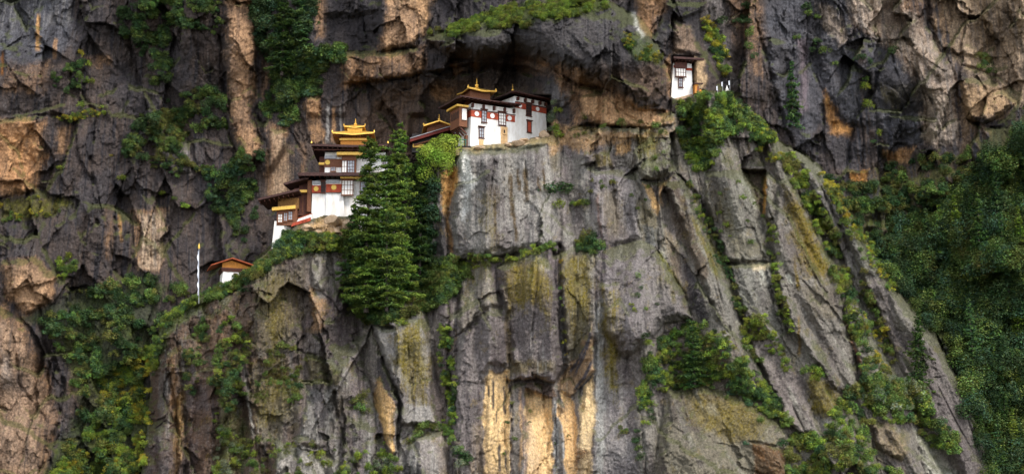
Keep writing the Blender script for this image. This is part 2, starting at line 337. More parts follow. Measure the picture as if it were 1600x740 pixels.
# ---- broken-rock detail: jointed facets at several sizes, stretched along the joints
rough = 1.0 - .62 * IN * ss(560, 720, PX) * (1 - ss(1560, 1600, PX))        # the right side of the buttress is smooth slabs
rough = np.where(IN & (PX > 540), np.where(PY < 215, .8, rough), rough)
rough = rough * np.where(IN, 1.0, np.clip(.62 + .9 * fbm(PX / 90, PY / 110, 29, 2), .25, .95))
sx = (S_ + (WX - PX)); sy = (T_ + (WY - PY))
ORM = np.zeros_like(PX)
for q_ in ([(766,573),(775,582),(797,578),(797,635),(794,960),(757,960),(754,649),(757,596)],[(819,603),(864,621),(865,960),(820,960)],[(875,606),(894,620),(903,656),(903,960),(885,960),(871,645)],[(912,605),(928,585),(930,677),(905,960),(903,700)],[(584,592),(595,588),(616,626),(616,705),(609,710),(598,677)],[(580,505),(612,510),(651,487),(662,482),(674,522),(684,663),(626,665),(623,620),(595,550)],[(775,417),(817,393),(846,391),(864,420),(878,520),(881,570),(840,592),(797,560),(778,450)],[(1380,440),(1430,490),(1500,600),(1560,745),(1600,960),(1520,960),(1440,625)]):
    ORM = np.maximum(ORM, ss(0, 6, sd(q_, RX, RY)))
rough = rough * (1 - .6 * ORM)
rough = rough + 1.0 * ss(0, 14, sd([(862,208),(900,196),(1060,196),(1062,270),(1000,285),(900,262),(866,250)], PX, PY))
n0 = fbm(PX / 70, PY / 70, 27, 2) * 3
f1, e1, c1 = facets(sx / 70, sy / 150, 3)
f2, e2, c2 = facets(sx / 30 + 3 + .35 * n0, sy / 44 + .35 * n0, 9)
f3, e3, c3 = facets(sx / 10 + 7, sy / 14, 21)
f0, e0, c0 = facets((PX + PY * .5) / 50 + .22 * fbm(PX / 55, PY / 55, 306, 3), (PY - PX * .3) / 105 + .18 * fbm(PX / 55, PY / 55, 307, 3), 303)
URT = ss(1290, 1340, PX) * (~IN) * ss(290, 240, PY)
D += URT * f0 * 4.0
ULF = ss(430, 380, PX) * (~IN)
f00, e00, c00 = facets((PX - PY * .35) / 62 + .22 * fbm(PX / 55, PY / 55, 316, 3), (PY + PX * .2) / 95 + .18 * fbm(PX / 55, PY / 55, 317, 3), 313)
D += ULF * f00 * 3.4
crm = ss(-.05, .25, fbm(PX / 40, PY / 40, 28, 2))
sm = np.where(IN & (PX > 560), .45, 1.0)
D += rough * (f1 * 5.4 + f2 * 2.0 * (.35 + .65 * crm) * sm + f3 * .5 * (.4 + .6 * crm) * np.where(sm < 1, .85, 1.0))
f4, e4, c4 = facets(sx / 4.6 + 1, sy / 6.5, 55)
D += f4 * .17 * (.45 + .55 * rough)
D += rough * (.34 * np.clip(1 - e2 / .06, 0, 1) * crm * sm)
big = fbm(PX / 120, PY / 160, 33, 3); D += big * 1.6 * (.5 + .5 * rough)
fl = ridged(S_ / 14, T_ / 170, 44, 3); D += fl * (.18 + .25 * rough)
D += fbm(S_ / 12, T_ / 22, 61, 4) * .5 * (.25 + .75 * rough) + fbm(PX / 4.5, PY / 5, 66, 3) * .2
HSM = ss(-10, 20, sd([(1330,345),(1400,300),(1470,260),(1520,245),(1590,190),(2000,60),(2000,1200),(1400,1200)], PX, PY)) * (~IN)
D -= HSM * (ridged((PX + PY * .55) / 90, (PY - PX * .35) / 70, 401, 2) * 5.0 + fbm(PX / 26, PY / 26, 402, 3) * 3.2)
# a slow wander along smooth slabs
D += (1 - rough) * fbm(S_ / 50, T_ / 90, 68, 3) * 1.0

# ------------------------------------------------------------------ rock colour (base colour of the stone, stains, lichen, some painted shade)
GREY=(.19,.172,.165); PURP=(.155,.125,.135); LIGHT=(.36,.34,.32); DARK=(.036,.032,.034); BLUE=(.085,.085,.095); BROWN=(.11,.075,.055); TAN=(.33,.205,.125)
ORNG=(.50,.30,.15); MOSS=(.105,.082,.018); GRASS=(.055,.085,.016); WHITE=(.62,.60,.57); RUST=(.16,.07,.025); GOLDL=(.55,.40,.10)
C = np.zeros(PX.shape + (3,), np.float32)
def A(c): return np.array(c, np.float32)
def mixc(sl, a, c):
    C[sl] = C[sl] * (1 - a[..., None]) + A(c) * a[..., None]
ALL = (slice(None), slice(None))
n_big = fbm(PX / 60, PY / 90, 101, 4); n_mid = fbm(PX / 14, PY / 20, 111, 4); n_str = fbm(S_ / 5, T_ / 90, 121, 4); n_str2 = fbm(S_ / 2.2 + 40, T_ / 70, 131, 3)
n_fine = fbm(PX / 3, PY / 3.5, 141, 3); n_str3 = fbm(S_ / 11, T_ / 160, 151, 3)
C[:] = (.060,.048,.044)
mixc(ALL, ss(0, .5, n_big + c2 - .5) * .45, (.085,.062,.050))
mixc(ALL, ss(.0, .35, -n_big + .4 * n_mid) * .5, (.050,.048,.054))
mixc(ALL, IN * 1.0, GREY)
mixc(ALL, IN * ss(-.1, .35, n_big) * .65, PURP)
mixc(ALL, IN * ss(.05, .45, n_str3 + .3 * n_mid) * .45, LIGHT)
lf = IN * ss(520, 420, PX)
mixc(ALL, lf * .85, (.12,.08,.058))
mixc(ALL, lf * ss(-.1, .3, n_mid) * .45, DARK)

PLOG = []
def paint(pts, c, a=1.0, fe=5, wob=6, st=0.0, br=0.0, log=True):
    if log: PLOG.append((pts, c, a, fe, wob, st, br))
    sl = box_of(pts, 20)
    s = sd(pts, WX[sl], WY[sl]) + wob * (n_mid[sl] * 1.2 + n_str2[sl] * .7 + n_fine[sl] * .4)
    m = ss(-fe * .6, fe * 1.6, s) * a
    if st: m = m * (1 - st + st * ss(-.12, .22, n_str[sl] + .4 * n_str2[sl]))
    if br: m = m * (1 - br + br * ss(-.15, .25, n_mid[sl] + .5 * n_fine[sl]))
    mixc(sl, m, c)
def streak(pts, w, c, a=1.0):
    sl = box_of(pts, 12 + w)
    d_, _, p = dist_line(pts, RX[sl], PY[sl])
    m = ss(1, .3, d_ / (w * (.7 + .6 * n_str2[sl] + .3 * n_fine[sl]))) * a * np.clip(np.minimum(p, 1 - p) * 8, 0, 1)
    mixc(sl, np.clip(m, 0, 1), c)
# general dark water stains and pale runs on the background wall
bgm = (~IN).astype(np.float32)
mixc(ALL, bgm * ss(.08, .34, n_str + .5 * n_str3) * .8, (.022,.020,.023))
mixc(ALL, bgm * ss(.3, .5, n_str2 + .3 * n_str) * .14, LIGHT)
mixc(ALL, IN * ss(.16, .40, n_str + .3 * n_mid + .2 * n_big) * .72, (.04,.034,.036))
mixc(ALL, IN * ss(.30, .55, n_str2 * .8 + .5 * n_fine) * .35, LIGHT)
mixc(ALL, IN * ss(.2, .5, fbm(PX / 34, PY / 48, 161, 4) + .25 * n_fine) * .35, MOSS)
P_ = paint
# background wall, left to right
P_([(-200,-190),(120,-190),(118,60),(95,95),(40,100),(-200,90)], BLUE, .85, 8, 8)
P_([(-200,-190),(110,-190),(112,40),(-200,80)], LIGHT, .28, 8, 8, st=1)
streak([(60,20),(60,50),(59,82)], 7, ORNG, .8); streak([(86,58),(86,95)], 6, TAN, .8); streak([(4,78),(3,120)],5,RUST,.8)
P_([(-200,192),(70,182),(74,240),(54,300),(0,312),(-200,320)], TAN, .85, 6, 6, br=.3)
P_([(10,210),(60,200),(60,250),(10,270)], ORNG, .3, 6, 6, br=.5)
P_([(10,105),(80,95),(84,135),(60,150),(0,150)], TAN, .55, 6, 8, br=.6)
P_([(88,198),(112,194),(108,245),(86,240)], TAN, .6, 4, 4)
P_([(130,88),(172,84),(175,105),(140,108)], TAN, .5, 4, 5, br=.5)
P_([(0,308),(100,305),(120,325),(60,345),(0,345)], (.09,.085,.02), .8, 6, 6, br=.3)
P_([(240,225),(268,198),(300,230),(302,272),(270,276)], GREY, .75, 5, 4, br=.3)
P_([(345,-190),(402,-190),(404,60),(398,180),(414,240),(384,262),(358,185),(350,60)], TAN, .75, 6, 6, br=.5)
P_([(350,60),(372,50),(380,160),(362,170)], GREY, .5, 5, 5, br=.5)
P_([(160,320),(180,320),(176,420),(164,400)], TAN, .55, 3, 4, st=.7)
P_([(205,328),(262,325),(258,400),(250,432),(215,420)], TAN, .95, 4, 5, st=.75)
streak([(186,330),(190,380)],5,ORNG,.7); streak([(240,330),(242,420)],6,LIGHT,.7); streak([(222,330),(225,400)],4,DARK,.8); streak([(232,330),(236,395)],3,DARK,.8)
P_([(0,408),(56,398),(90,432),(84,472),(40,494),(8,464)], TAN, .8, 5, 5, br=.25)
P_([(-200,470),(10,470),(40,505),(70,560),(95,640),(80,700),(60,960),(-200,960)], TAN, .62, 8, 8, br=.5)
P_([(0,560),(30,600),(60,700),(0,740)], BROWN, .5, 8, 8, br=.4)
P_([(0,540),(18,560),(20,600),(0,610)], LIGHT, .4, 4, 4)
P_([(105,500),(130,560),(160,620),(150,660),(110,640),(100,560)], TAN, .35, 8, 8, br=.7)
P_([(170,680),(210,675),(212,740),(190,740)], LIGHT, .5, 6, 6, br=.4)
P_([(410,60),(430,60),(420,140),(408,180)], TAN, .5, 4, 4)
P_([(418,190),(450,198),(464,262),(450,330),(420,325),(412,260)], TAN, .75, 5, 6, st=.5)
P_([(440,215),(456,210),(470,300),(456,310)], DARK, .85, 3, 3)
P_([(466,225),(480,222),(484,330),(470,330)], TAN, .5, 4, 4, st=.6)
P_([(474,148),(502,150),(507,224),(488,226)], TAN, .85, 4, 4, br=.2)
streak([(513,160),(512,225)],5,LIGHT,.7); streak([(523,165),(521,225)],6,TAN,.8); streak([(531,160),(533,220)],3,LIGHT,.6)
P_([(486,-190),(520,-190),(512,58),(492,62)], TAN, .7, 5, 5, br=.4)
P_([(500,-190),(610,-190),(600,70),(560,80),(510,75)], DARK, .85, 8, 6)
P_([(604,-190),(682,-190),(668,50),(640,76),(590,84),(600,30)], TAN, .85, 5, 6, br=.35)
P_([(640,-20),(690,-20),(672,30),(655,50)], ORNG, .25, 5, 6, br=.5)
P_([(528,84),(600,82),(664,74),(668,112),(600,128),(535,140)], TAN, .75, 5, 7, br=.4)
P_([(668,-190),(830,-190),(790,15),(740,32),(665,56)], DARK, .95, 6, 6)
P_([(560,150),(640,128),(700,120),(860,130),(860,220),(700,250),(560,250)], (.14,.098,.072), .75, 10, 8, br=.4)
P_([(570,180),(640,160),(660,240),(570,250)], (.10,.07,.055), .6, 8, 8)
P_([(672,132),(712,138),(716,160),(680,160)], TAN, .7, 4, 5, br=.3)
P_([(700,100),(716,92),(728,112),(710,120)], TAN, .5, 4, 4); P_([(735,98),(748,92),(752,110),(738,116)], TAN, .45, 4, 4)
P_([(790,70),(860,88),(858,120),(810,118)], TAN, .4, 5, 6, br=.6)
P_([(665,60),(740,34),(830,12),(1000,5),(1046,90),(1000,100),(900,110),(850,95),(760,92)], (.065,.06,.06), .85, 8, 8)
P_([(665,50),(720,34),(780,12),(870,-4),(945,-6),(955,16),(890,26),(815,44),(760,42),(700,60)], GRASS, .75, 5, 5, br=.45)
P_([(960,46),(1000,54),(1038,88),(1034,100),(1000,96),(980,80)], GRASS, .7, 5, 5, br=.4)
P_([(845,138),(862,116),(890,126),(902,152),(880,172),(850,162)], (.10,.095,.095), .8, 4, 4)
P_([(840,96),(900,104),(960,130),(1000,165),(1050,170),(1046,192),(900,196),(880,150)], TAN, .72, 6, 8, br=.45)
P_([(908,146),(960,146),(1010,170),(1056,188),(1030,202),(940,196),(908,180)], (.50,.33,.21), .9, 5, 5, br=.2)
P_([(860,190),(905,196),(985,205),(1056,200),(1050,215),(985,222),(905,238),(866,222)], (.42,.28,.17), .8, 6, 7, br=.4)
P_([(905,120),(960,110),(1040,100),(1044,150),(1000,160)], BROWN, .8, 6, 6, br=.3)
P_([(985,-100),(1045,-100),(1042,30),(1020,62),(1000,55),(992,20)], TAN, .85, 5, 5, br=.2)
P_([(984,16),(992,18),(1008,58),(1000,62)], WHITE, .8, 3, 2)
P_([(1022,20),(1048,18),(1040,70),(1026,90)], (.07,.065,.065), .85, 4, 4)
P_([(1050,30),(1078,40),(1098,84),(1052,84)], (.22,.16,.12), .85, 4, 4)
P_([(1038,90),(1050,80),(1052,130),(1046,160),(1038,120)], TAN, .8, 3, 3)
P_([(1082,90),(1100,92),(1104,125),(1096,140),(1084,140)], (.36,.26,.17), .85, 3, 3)
P_([(1040,1),(1106,1),(1098,22),(1064,34),(1046,24)], DARK, .9, 3, 3)
P_([(1100,-190),(1120,-190),(1140,60),(1160,150),(1110,100),(1098,60)], GREY, .6, 5, 6, br=.3)
P_([(1130,-40),(1180,-40),(1200,60),(1190,130),(1150,80)], TAN, .45, 6, 8, br=.6)
P_([(1200,-190),(1300,-190),(1340,60),(1360,200),(1290,190),(1255,250),(1220,200),(1190,90)], BLUE, .8, 9, 8, br=.15)
P_([(1245,60),(1262,60),(1266,170),(1250,180)], PURP, .8, 4, 4)
P_([(1290,140),(1310,180),(1336,200),(1330,215),(1296,210),(1288,180)], (.45,.25,.12), .85, 5, 5, br=.2)
streak([(1292,150),(1294,185)],8,ORNG,.7)
P_([(1326,266),(1356,264),(1354,290),(1330,288)], (.4,.2,.08), .8, 3, 4, br=.3)
P_([(1290,200),(1345,212),(1340,270),(1300,262)], (.075,.07,.075), .7, 5, 5)
P_([(1320,-190),(1420,-190),(1450,40),(1500,120),(1500,225),(1440,232),(1440,160),(1400,90),(1330,40)], TAN, .65, 7, 8, st=.35)
P_([(1340,40),(1400,80),(1440,130),(1446,230),(1400,236),(1360,200),(1345,120)], BLUE, .8, 8, 8, br=.15)
P_([(1345,120),(1395,120),(1400,230),(1350,220)], DARK, .6, 6, 6, st=.7)
P_([(1440,150),(1492,140),(1498,222),(1442,228)], (.38,.31,.25), .75, 5, 6, st=.5)
P_([(1380,236),(1430,230),(1420,256),(1386,256)], (.45,.27,.15), .8, 4, 5)
P_([(1450,-190),(1600,-190),(1600,160),(1540,130),(1490,90),(1456,40)], (.33,.23,.15), .75, 7, 8, br=.4)
P_([(1500,120),(1562,128),(1592,160),(1560,200),(1500,250),(1496,160)], (.30,.21,.14), .75, 6, 6, br=.3)
P_([(1520,180),(1560,186),(1578,196),(1560,208),(1530,200)], DARK, .9, 4, 3)  # shade inside the cavity, painted into the rock colour
streak([(1395,0),(1420,60),(1470,90),(1490,130)],7,DARK,.8); streak([(1330,20),(1370,60),(1420,70)],5,LIGHT,.5)
P_([(1355,130),(1450,130),(1450,150),(1400,180)], MOSS, .4, 6, 8, br=.6)
# hillsides under the forest
P_([(1355,400),(1420,340),(1500,290),(1560,235),(1600,195),(2000,60),(2000,1200),(1540,1200),(1500,600),(1400,430)], (.028,.042,.014), .9, 10, 8)
P_([(1310,290),(1380,250),(1500,230),(1560,230),(1500,300),(1420,345),(1360,400),(1340,350)], (.075,.058,.035), .8, 8, 8, br=.3)
P_([(1320,300),(1380,270),(1460,300),(1360,380)], (.05,.065,.02), .6, 8, 8, br=.5)
P_([(1528,500),(1540,495),(1536,545),(1526,550)], (.4,.22,.1), .6, 4, 3); P_([(1590,510),(1640,500),(1640,600),(1590,600)], BROWN, .6, 6, 6)
P_([(30,500),(120,450),(235,425),(262,450),(240,520),(236,650),(215,1200),(60,1200),(60,740),(120,640),(100,560),(85,520)], (.04,.055,.018), .8, 8, 8, br=.2)
# ---------------- the buttress
P_([(236,590),(262,560),(258,960),(215,960)], (.07,.045,.035), .9, 4, 4)
P_([(247,580),(264,580),(262,960),(246,960)], (.14,.13,.125), .7, 3, 2, st=.6)
P_([(262,560),(276,540),(276,632),(266,640)], TAN, .75, 3, 3); P_([(274,620),(288,610),(286,700),(276,760),(272,740)], (.42,.27,.14), .8, 3, 3, st=.3)
P_([(290,586),(336,578),(344,640),(340,960),(290,960)], (.11,.072,.055), .9, 5, 4)
P_([(320,490),(358,486),(354,545),(324,550)], (.2,.13,.09), .8, 3, 3, st=.3)
P_([(300,520),(318,512),(316,560),(300,560)], (.28,.2,.12), .7, 3, 3)
P_([(330,574),(348,574),(345,584),(330,584)], (.4,.28,.18), .7, 3, 3)
streak([(377,548),(384,590),(388,630),(398,690)], 4.5, LIGHT, .8)
P_([(386,570),(440,560),(470,640),(440,690),(404,690),(396,620)], (.14,.125,.10), .8, 6, 6)
P_([(384,560),(440,555),(445,620),(400,640)], MOSS, .5, 6, 8, br=.7)
P_([(396,420),(480,396),(482,480),(470,560),(400,560)], (.16,.14,.115), .75, 6, 6)
P_([(410,440),(450,430),(440,540),(412,545)], MOSS, .45, 6, 8, br=.6)
P_([(355,600),(398,690),(380,740),(340,740),(335,680)], (.07,.085,.022), .7, 6, 8, br=.4)
P_([(480,440),(512,470),(510,515),(488,520)], (.42,.27,.16), .6, 3, 4, br=.5)
P_([(500,470),(545,440),(560,470),(556,540),(535,576),(505,556),(490,520)], (.07,.055,.055), .85, 5, 5)
P_([(479,552),(496,552),(536,580),(530,605),(478,600)], (.06,.05,.025), .85, 3, 3)
P_([(478,605),(532,610),(515,690),(465,692)], (.17,.165,.16), .85, 4, 4, br=.3)
P_([(520,610),(548,600),(560,690),(540,720),(525,700)], (.09,.075,.07), .7, 5, 5, br=.4)
P_([(430,688),(475,692),(530,722),(545,960),(420,960)], (.34,.32,.30), .8, 4, 5)
P_([(484,378),(512,374),(522,420),(508,455),(486,450)], (.24,.22,.20), .7, 4, 4, br=.3)
P_([(563,515),(580,507),(596,550),(624,620),(620,705),(612,716),(598,677),(584,620),(556,543)], (.26,.23,.21), .8, 2, 2)
P_([(586,560),(597,555),(622,618),(620,640),(606,625),(598,600),(590,610)], DARK, .85, 2, 3)
P_([(584,592),(595,588),(600,604),(616,626),(616,705),(609,710),(598,677),(586,631)], (.52,.35,.19), .95, 1.5, 1.5)
P_([(580,505),(612,510),(651,487),(662,482),(674,522),(676,596),(684,663),(626,665),(623,620),(595,550)], (.24,.225,.215), .85, 3, 3)
P_([(618,520),(655,500),(672,560),(670,630),(640,632),(612,560)], (.15,.12,.03), .8, 8, 9, br=.35)
P_([(660,482),(674,520),(672,545),(656,500)], MOSS, .6, 3, 3)
P_([(647,686),(700,672),(716,960),(664,960)], (.26,.235,.225), .8, 3, 3); P_([(630,706),(647,688),(664,745),(664,960),(628,960)], (.07,.065,.065), .8, 2, 2)  # second patch: left flank darkened, its shade painted into the colour
P_([(555,620),(585,640),(600,700),(570,740),(550,700)], (.10,.10,.09), .7, 5, 5, br=.4)
P_([(660,480),(705,480),(708,590),(680,600)], (.12,.105,.095), .7, 5, 5, br=.3)
P_([(660,540),(705,560),(704,800),(690,800)], (.2,.16,.13), .6, 5, 5, br=.4)
# orange edge and face below the white temple
P_([(717,226),(855,222),(864,262),(875,330),(876,380),(850,392),(800,398),(760,405),(712,408),(700,350),(705,300),(717,262)], (.23,.215,.205), .85, 4, 4)
P_([(691,266),(718,260),(716,283),(703,318),(696,341),(687,331),(687,290)], (.52,.32,.16), .95, 2, 2.5)
P_([(696,341),(703,330),(708,400),(703,410)], (.4,.24,.12), .8, 2, 2)
P_([(690,300),(700,330),(708,408),(690,420),(676,380)], DARK, .8, 4, 4)
P_([(742,250),(782,240),(788,330),(784,395),(760,402),(750,330)], (.115,.105,.105), .7, 6, 5, st=.4)
P_([(786,248),(860,244),(868,330),(850,350),(800,330)], (.34,.32,.30), .75, 6, 5, st=.35)
for x0, y0, y1, ww in ((797,268,345,7),(808,262,300,5),(820,262,318,8),(840,275,300,4),(803,330,380,6),(848,262,300,4),(772,290,380,5)):
    streak([(x0,y0),(x0+2,(y0+y1)/2),(x0+4,y1)], ww, (.085,.06,.035), .75)
P_([(717,236),(729,236),(733,259),(745,276),(733,283),(721,273)], WHITE, .9, 3, 3); streak([(725,290),(722,320),(720,345)],7,LIGHT,.7); streak([(728,280),(735,300)],6,LIGHT,.6)
P_([(716,226),(860,206),(866,222),(800,230),(740,240)], (.50,.38,.25), .75, 4, 4)
P_([(850,205),(905,200),(880,235),(862,250)], (.42,.28,.17), .7, 4, 5, br=.4)
# bulging column
P_([(775,417),(817,393),(846,391),(864,420),(872,470),(878,520),(883,570),(868,598),(819,594),(797,560),(792,490),(778,450)], (.145,.125,.125), .9, 4, 3)
P_([(776,420),(800,408),(850,410),(862,440),(858,500),(825,470),(795,490)], (.12,.088,.022), .8, 8, 9, br=.25)
P_([(815,394),(850,393),(866,430),(840,425)], LIGHT, .45, 5, 5); P_([(795,560),(870,560),(868,585),(797,590)], (.11,.085,.03), .6, 6, 6)
P_([(874,392),(905,386),(928,394),(930,500),(920,560),(886,570),(880,520)], (.15,.135,.10), .8, 5, 5)
P_([(876,400),(905,392),(925,400),(922,470),(880,500)], (.13,.10,.02), .6, 8, 9, br=.45)
streak([(878,470),(880,540),(884,572)], 7, (.25,.24,.24), .8)
P_([(722,412),(765,412),(772,440),(787,478),(720,520),(712,500)], (.16,.14,.12), .8, 4, 4, br=.2)
P_([(745,440),(770,430),(780,475),(756,478)], (.35,.31,.27), .5, 4, 4, br=.4)
P_([(741,501),(764,480),(789,482),(796,515),(798,575),(766,571),(755,600),(755,649),(750,700),(740,960),(700,960),(704,640),(708,585),(722,522)], (.15,.13,.13), .85, 4, 4)
streak([(790,490),(795,540),(796,575)],9,(.24,.19,.13),.7)
P_([(722,600),(750,620),(752,660),(730,690),(718,640)], DARK, .6, 5, 6, br=.5)
P_([(735,665),(758,650),(760,740),(735,740)], (.3,.24,.18), .7, 5, 5)
P_([(766,573),(775,582),(797,578),(797,635),(794,960),(757,960),(755,705),(757,677),(754,649),(757,596)], (.60,.44,.27), .95, 1.5, 1.5)
for x0,y0,y1,ww in ((770,590,642,4),(788,600,650,5),(791,585,600,4),(780,690,740,5),(775,640,660,3),(790,700,740,4),(763,600,620,3)): streak([(x0,y0),(x0+1,y1)],ww,DARK,.85)
streak([(783,600),(784,700)],4,(.75,.55,.36),.5)
P_([(798,600),(818,600),(820,960),(798,960)], (.17,.15,.13), .85, 2, 2, st=.2); streak([(812,600),(816,680),(812,740)],5,(.5,.33,.2),.7)
P_([(819,603),(864,621),(865,960),(820,960),(824,680)], (.66,.48,.30), .97, 1.5, 1.2)
P_([(819,655),(832,660),(842,700),(846,740),(820,740)], (.55,.42,.32), .6, 2, 3, st=.4); streak([(820,640),(822,700)],5,(.2,.13,.1),.7)
P_([(826,628),(862,636),(862,652),(840,656),(828,646)], (.50,.33,.18), .5, 3, 2)
P_([(819,594),(866,601),(872,617),(864,624),(849,620),(822,608)], (.13,.085,.06), .9, 2, 1.5)
P_([(866,625),(876,635),(884,690),(886,960),(866,960)], (.28,.28,.28), .9, 1.5, 1.5); streak([(868,640),(870,740)],3,DARK,.7)
P_([(875,606),(894,620),(901,656),(903,960),(885,960),(881,677),(871,645),(870,631),(882,640)], (.62,.43,.26), .95, 1.5, 1.5)
P_([(877,582),(898,561),(926,501),(930,578),(898,613),(891,620),(873,606)], (.30,.21,.14), .9, 2, 2)
for a_ in ([(925,510),(915,550),(895,590)],[(928,560),(912,590),(895,612)],[(918,530),(905,560),(888,585)],[(930,585),(915,600),(903,612)]): streak(a_, 5, (.05,.05,.065), .9)
P_([(912,605),(928,585),(930,677),(922,740),(905,960),(903,700),(906,640)], (.60,.46,.30), .9, 2, 2); streak([(910,620),(908,700)],5,DARK,.5)
P_([(928,470),(944,460),(950,960),(925,960),(930,640)], (.33,.33,.33), .75, 4, 3, st=.2)
P_([(945,600),(1000,600),(1000,960),(935,960)], (.22,.205,.215), .7, 6, 5, st=.3)
P_([(938,470),(975,470),(968,560),(962,640),(948,610)], (.15,.12,.022), .8, 8, 9, br=.25)
P_([(970,470),(1010,520),(1005,640),(975,640)], (.16,.14,.145), .7, 6, 5)
# middle faces
P_([(880,240),(920,240),(930,390),(880,380)], (.22,.21,.195), .7, 6, 6, br=.2)
P_([(921,267),(984,262),(993,305),(1004,372),(942,388),(921,305)], (.22,.20,.21), .9, 4, 4)
P_([(930,300),(965,290),(978,350),(975,375),(945,380)], (.15,.12,.07), .55, 8, 8); streak([(932,300),(940,380)],5,(.17,.10,.08),.6)
P_([(990,239),(1023,207),(1042,221),(1057,267),(1030,282),(1002,279)], (.16,.15,.125), .85, 3, 3); P_([(992,215),(1025,207),(1030,235),(1000,240)], (.13,.11,.03), .6, 4, 5, br=.5)
P_([(926,238),(954,236),(960,260),(932,262)], (.13,.10,.022), .8, 3, 3)
P_([(958,225),(985,220),(988,236),(962,242)], (.42,.27,.15), .8, 3, 3); P_([(900,215),(985,205),(985,222),(905,235)], (.36,.24,.15), .7, 4, 5, br=.4)
P_([(1003,286),(1016,292),(1032,330),(1028,338),(1012,310)], (.55,.37,.22), .9, 1.5, 1.5); P_([(1026,286),(1051,279),(1036,294),(1034,330),(1028,300)], (.45,.29,.17), .85, 2, 2)
P_([(992,310),(1005,300),(1028,340),(1030,385),(1004,372)], (.12,.10,.06), .8, 3, 3, br=.3); P_([(1004,350),(1030,355),(1030,392),(1008,380)], (.09,.095,.11), .8, 3, 3, st=.4)
P_([(942,392),(998,374),(1030,390),(1069,460),(1086,500),(1040,505),(1010,540),(975,560),(946,520),(938,450)], (.185,.165,.172), .9, 5, 4)
P_([(948,455),(964,452),(964,470),(950,470)], LIGHT, .6, 3, 3); streak([(1025,390),(1050,425),(1072,462)],6,(.15,.14,.02),.85)
P_([(1036,287),(1060,284),(1086,350),(1110,420),(1098,450),(1076,400),(1046,350)], (.09,.065,.05), .85, 4, 4, br=.2)
P_([(1058,282),(1069,283),(1100,350),(1126,420),(1152,492),(1146,520),(1120,460),(1090,380)], (.20,.185,.18), .9, 3, 3)
streak([(1078,330),(1100,380),(1125,440)],8,(.14,.11,.025),.7); P_([(1045,290),(1060,310),(1072,335),(1056,330)], LIGHT, .5, 3, 4, br=.4)
P_([(1036,350),(1062,380),(1066,450),(1046,420),(1034,385)], (.28,.22,.16), .7, 4, 4, st=.6); P_([(1062,385),(1098,450),(1110,500),(1090,500),(1068,450)], (.05,.045,.05), .85, 4, 4)  # second patch: painted shade on the left-facing slab face
P_([(1101,269),(1157,269),(1182,322),(1199,375),(1204,406),(1136,412),(1115,360),(1101,308)], (.225,.21,.20), .9, 4, 4)
P_([(1120,330),(1160,360),(1190,380),(1196,400),(1140,405)], (.14,.12,.08), .55, 6, 6, br=.3); streak([(1155,275),(1170,300),(1185,330)],7,WHITE,.55)
P_([(1138,413),(1204,408),(1213,452),(1222,500),(1235,560),(1200,520),(1157,480)], (.20,.19,.185), .9, 4, 4); P_([(1170,412),(1200,410),(1198,424),(1176,424)], (.6,.5,.4), .8, 3, 3); streak([(1188,420),(1192,450)],8,WHITE,.5)
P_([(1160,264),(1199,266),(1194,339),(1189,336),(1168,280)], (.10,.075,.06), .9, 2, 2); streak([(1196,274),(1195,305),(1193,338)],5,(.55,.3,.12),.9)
P_([(1213,283),(1233,281),(1266,325),(1308,431),(1318,480),(1318,500),(1334,536),(1344,604),(1323,625),(1300,600),(1268,560),(1240,520),(1224,480),(1210,420),(1204,380)], (.195,.175,.17), .9, 4, 4)
P_([(1222,300),(1240,300),(1268,345),(1300,425),(1290,440),(1255,430),(1240,380)], (.14,.090,.020), .88, 8, 9, br=.15); streak([(1240,400),(1246,440),(1248,455)],5,(.16,.11,.02),.8)
P_([(1228,425),(1240,430),(1244,442),(1232,438)], WHITE, .6, 2, 2); P_([(1250,450),(1310,440),(1314,500),(1270,500)], (.14,.115,.085), .6, 6, 6, br=.2); streak([(1247,490),(1250,560)],5,(.15,.09,.02),.7)
P_([(1157,479),(1191,494),(1230,560),(1266,619),(1282,680),(1250,676),(1229,657),(1176,547)], (.225,.195,.20), .9, 4, 4); streak([(1230,600),(1250,650),(1262,676)],8,LIGHT,.5)
P_([(1318,498),(1324,500),(1356,590),(1350,592)], (.26,.13,.09), .8, 2, 1.5)
P_([(1249,250),(1277,254),(1312,310),(1352,400),(1340,440),(1320,420),(1290,340)], (.19,.175,.18), .85, 4, 4)
P_([(1300,290),(1340,350),(1382,430),(1350,430),(1325,370)], (.2,.19,.18), .8, 4, 4)
P_([(1350,445),(1378,430),(1410,465),(1432,490),(1460,522),(1500,597),(1566,745),(1600,960),(1560,960),(1495,722),(1440,625),(1405,572),(1375,498)], (.155,.135,.14), .92, 5, 3)
P_([(1380,440),(1430,490),(1450,530),(1400,520)], (.2,.185,.175), .6, 6, 5)
P_([(1330,440),(1350,450),(1398,590),(1380,600)], (.2,.195,.19), .7, 3, 3, br=.3)
P_([(1040,606),(1090,598),(1140,612),(1190,640),(1232,670),(1240,960),(1000,960),(1025,680)], (.17,.15,.125), .85, 5, 5)
P_([(1070,612),(1150,612),(1200,650),(1180,700),(1110,680),(1080,660)], (.14,.10,.022), .75, 8, 9, br=.4); P_([(1175,690),(1230,700),(1230,960),(1180,960)], (.13,.06,.025), .8, 3, 3, st=.3)
P_([(1100,630),(1120,625),(1125,650),(1105,648)], LIGHT, .6, 3, 4, br=.5); P_([(1262,570),(1320,620),(1310,650),(1270,650),(1260,620)], (.115,.09,.022), .8, 5, 6, br=.25)
P_([(1285,653),(1312,655),(1314,676),(1290,680)], (.45,.43,.41), .9, 2, 2); P_([(1425,660),(1450,680),(1497,740),(1530,960),(1465,960),(1440,720)], (.36,.34,.32), .9, 3, 3)
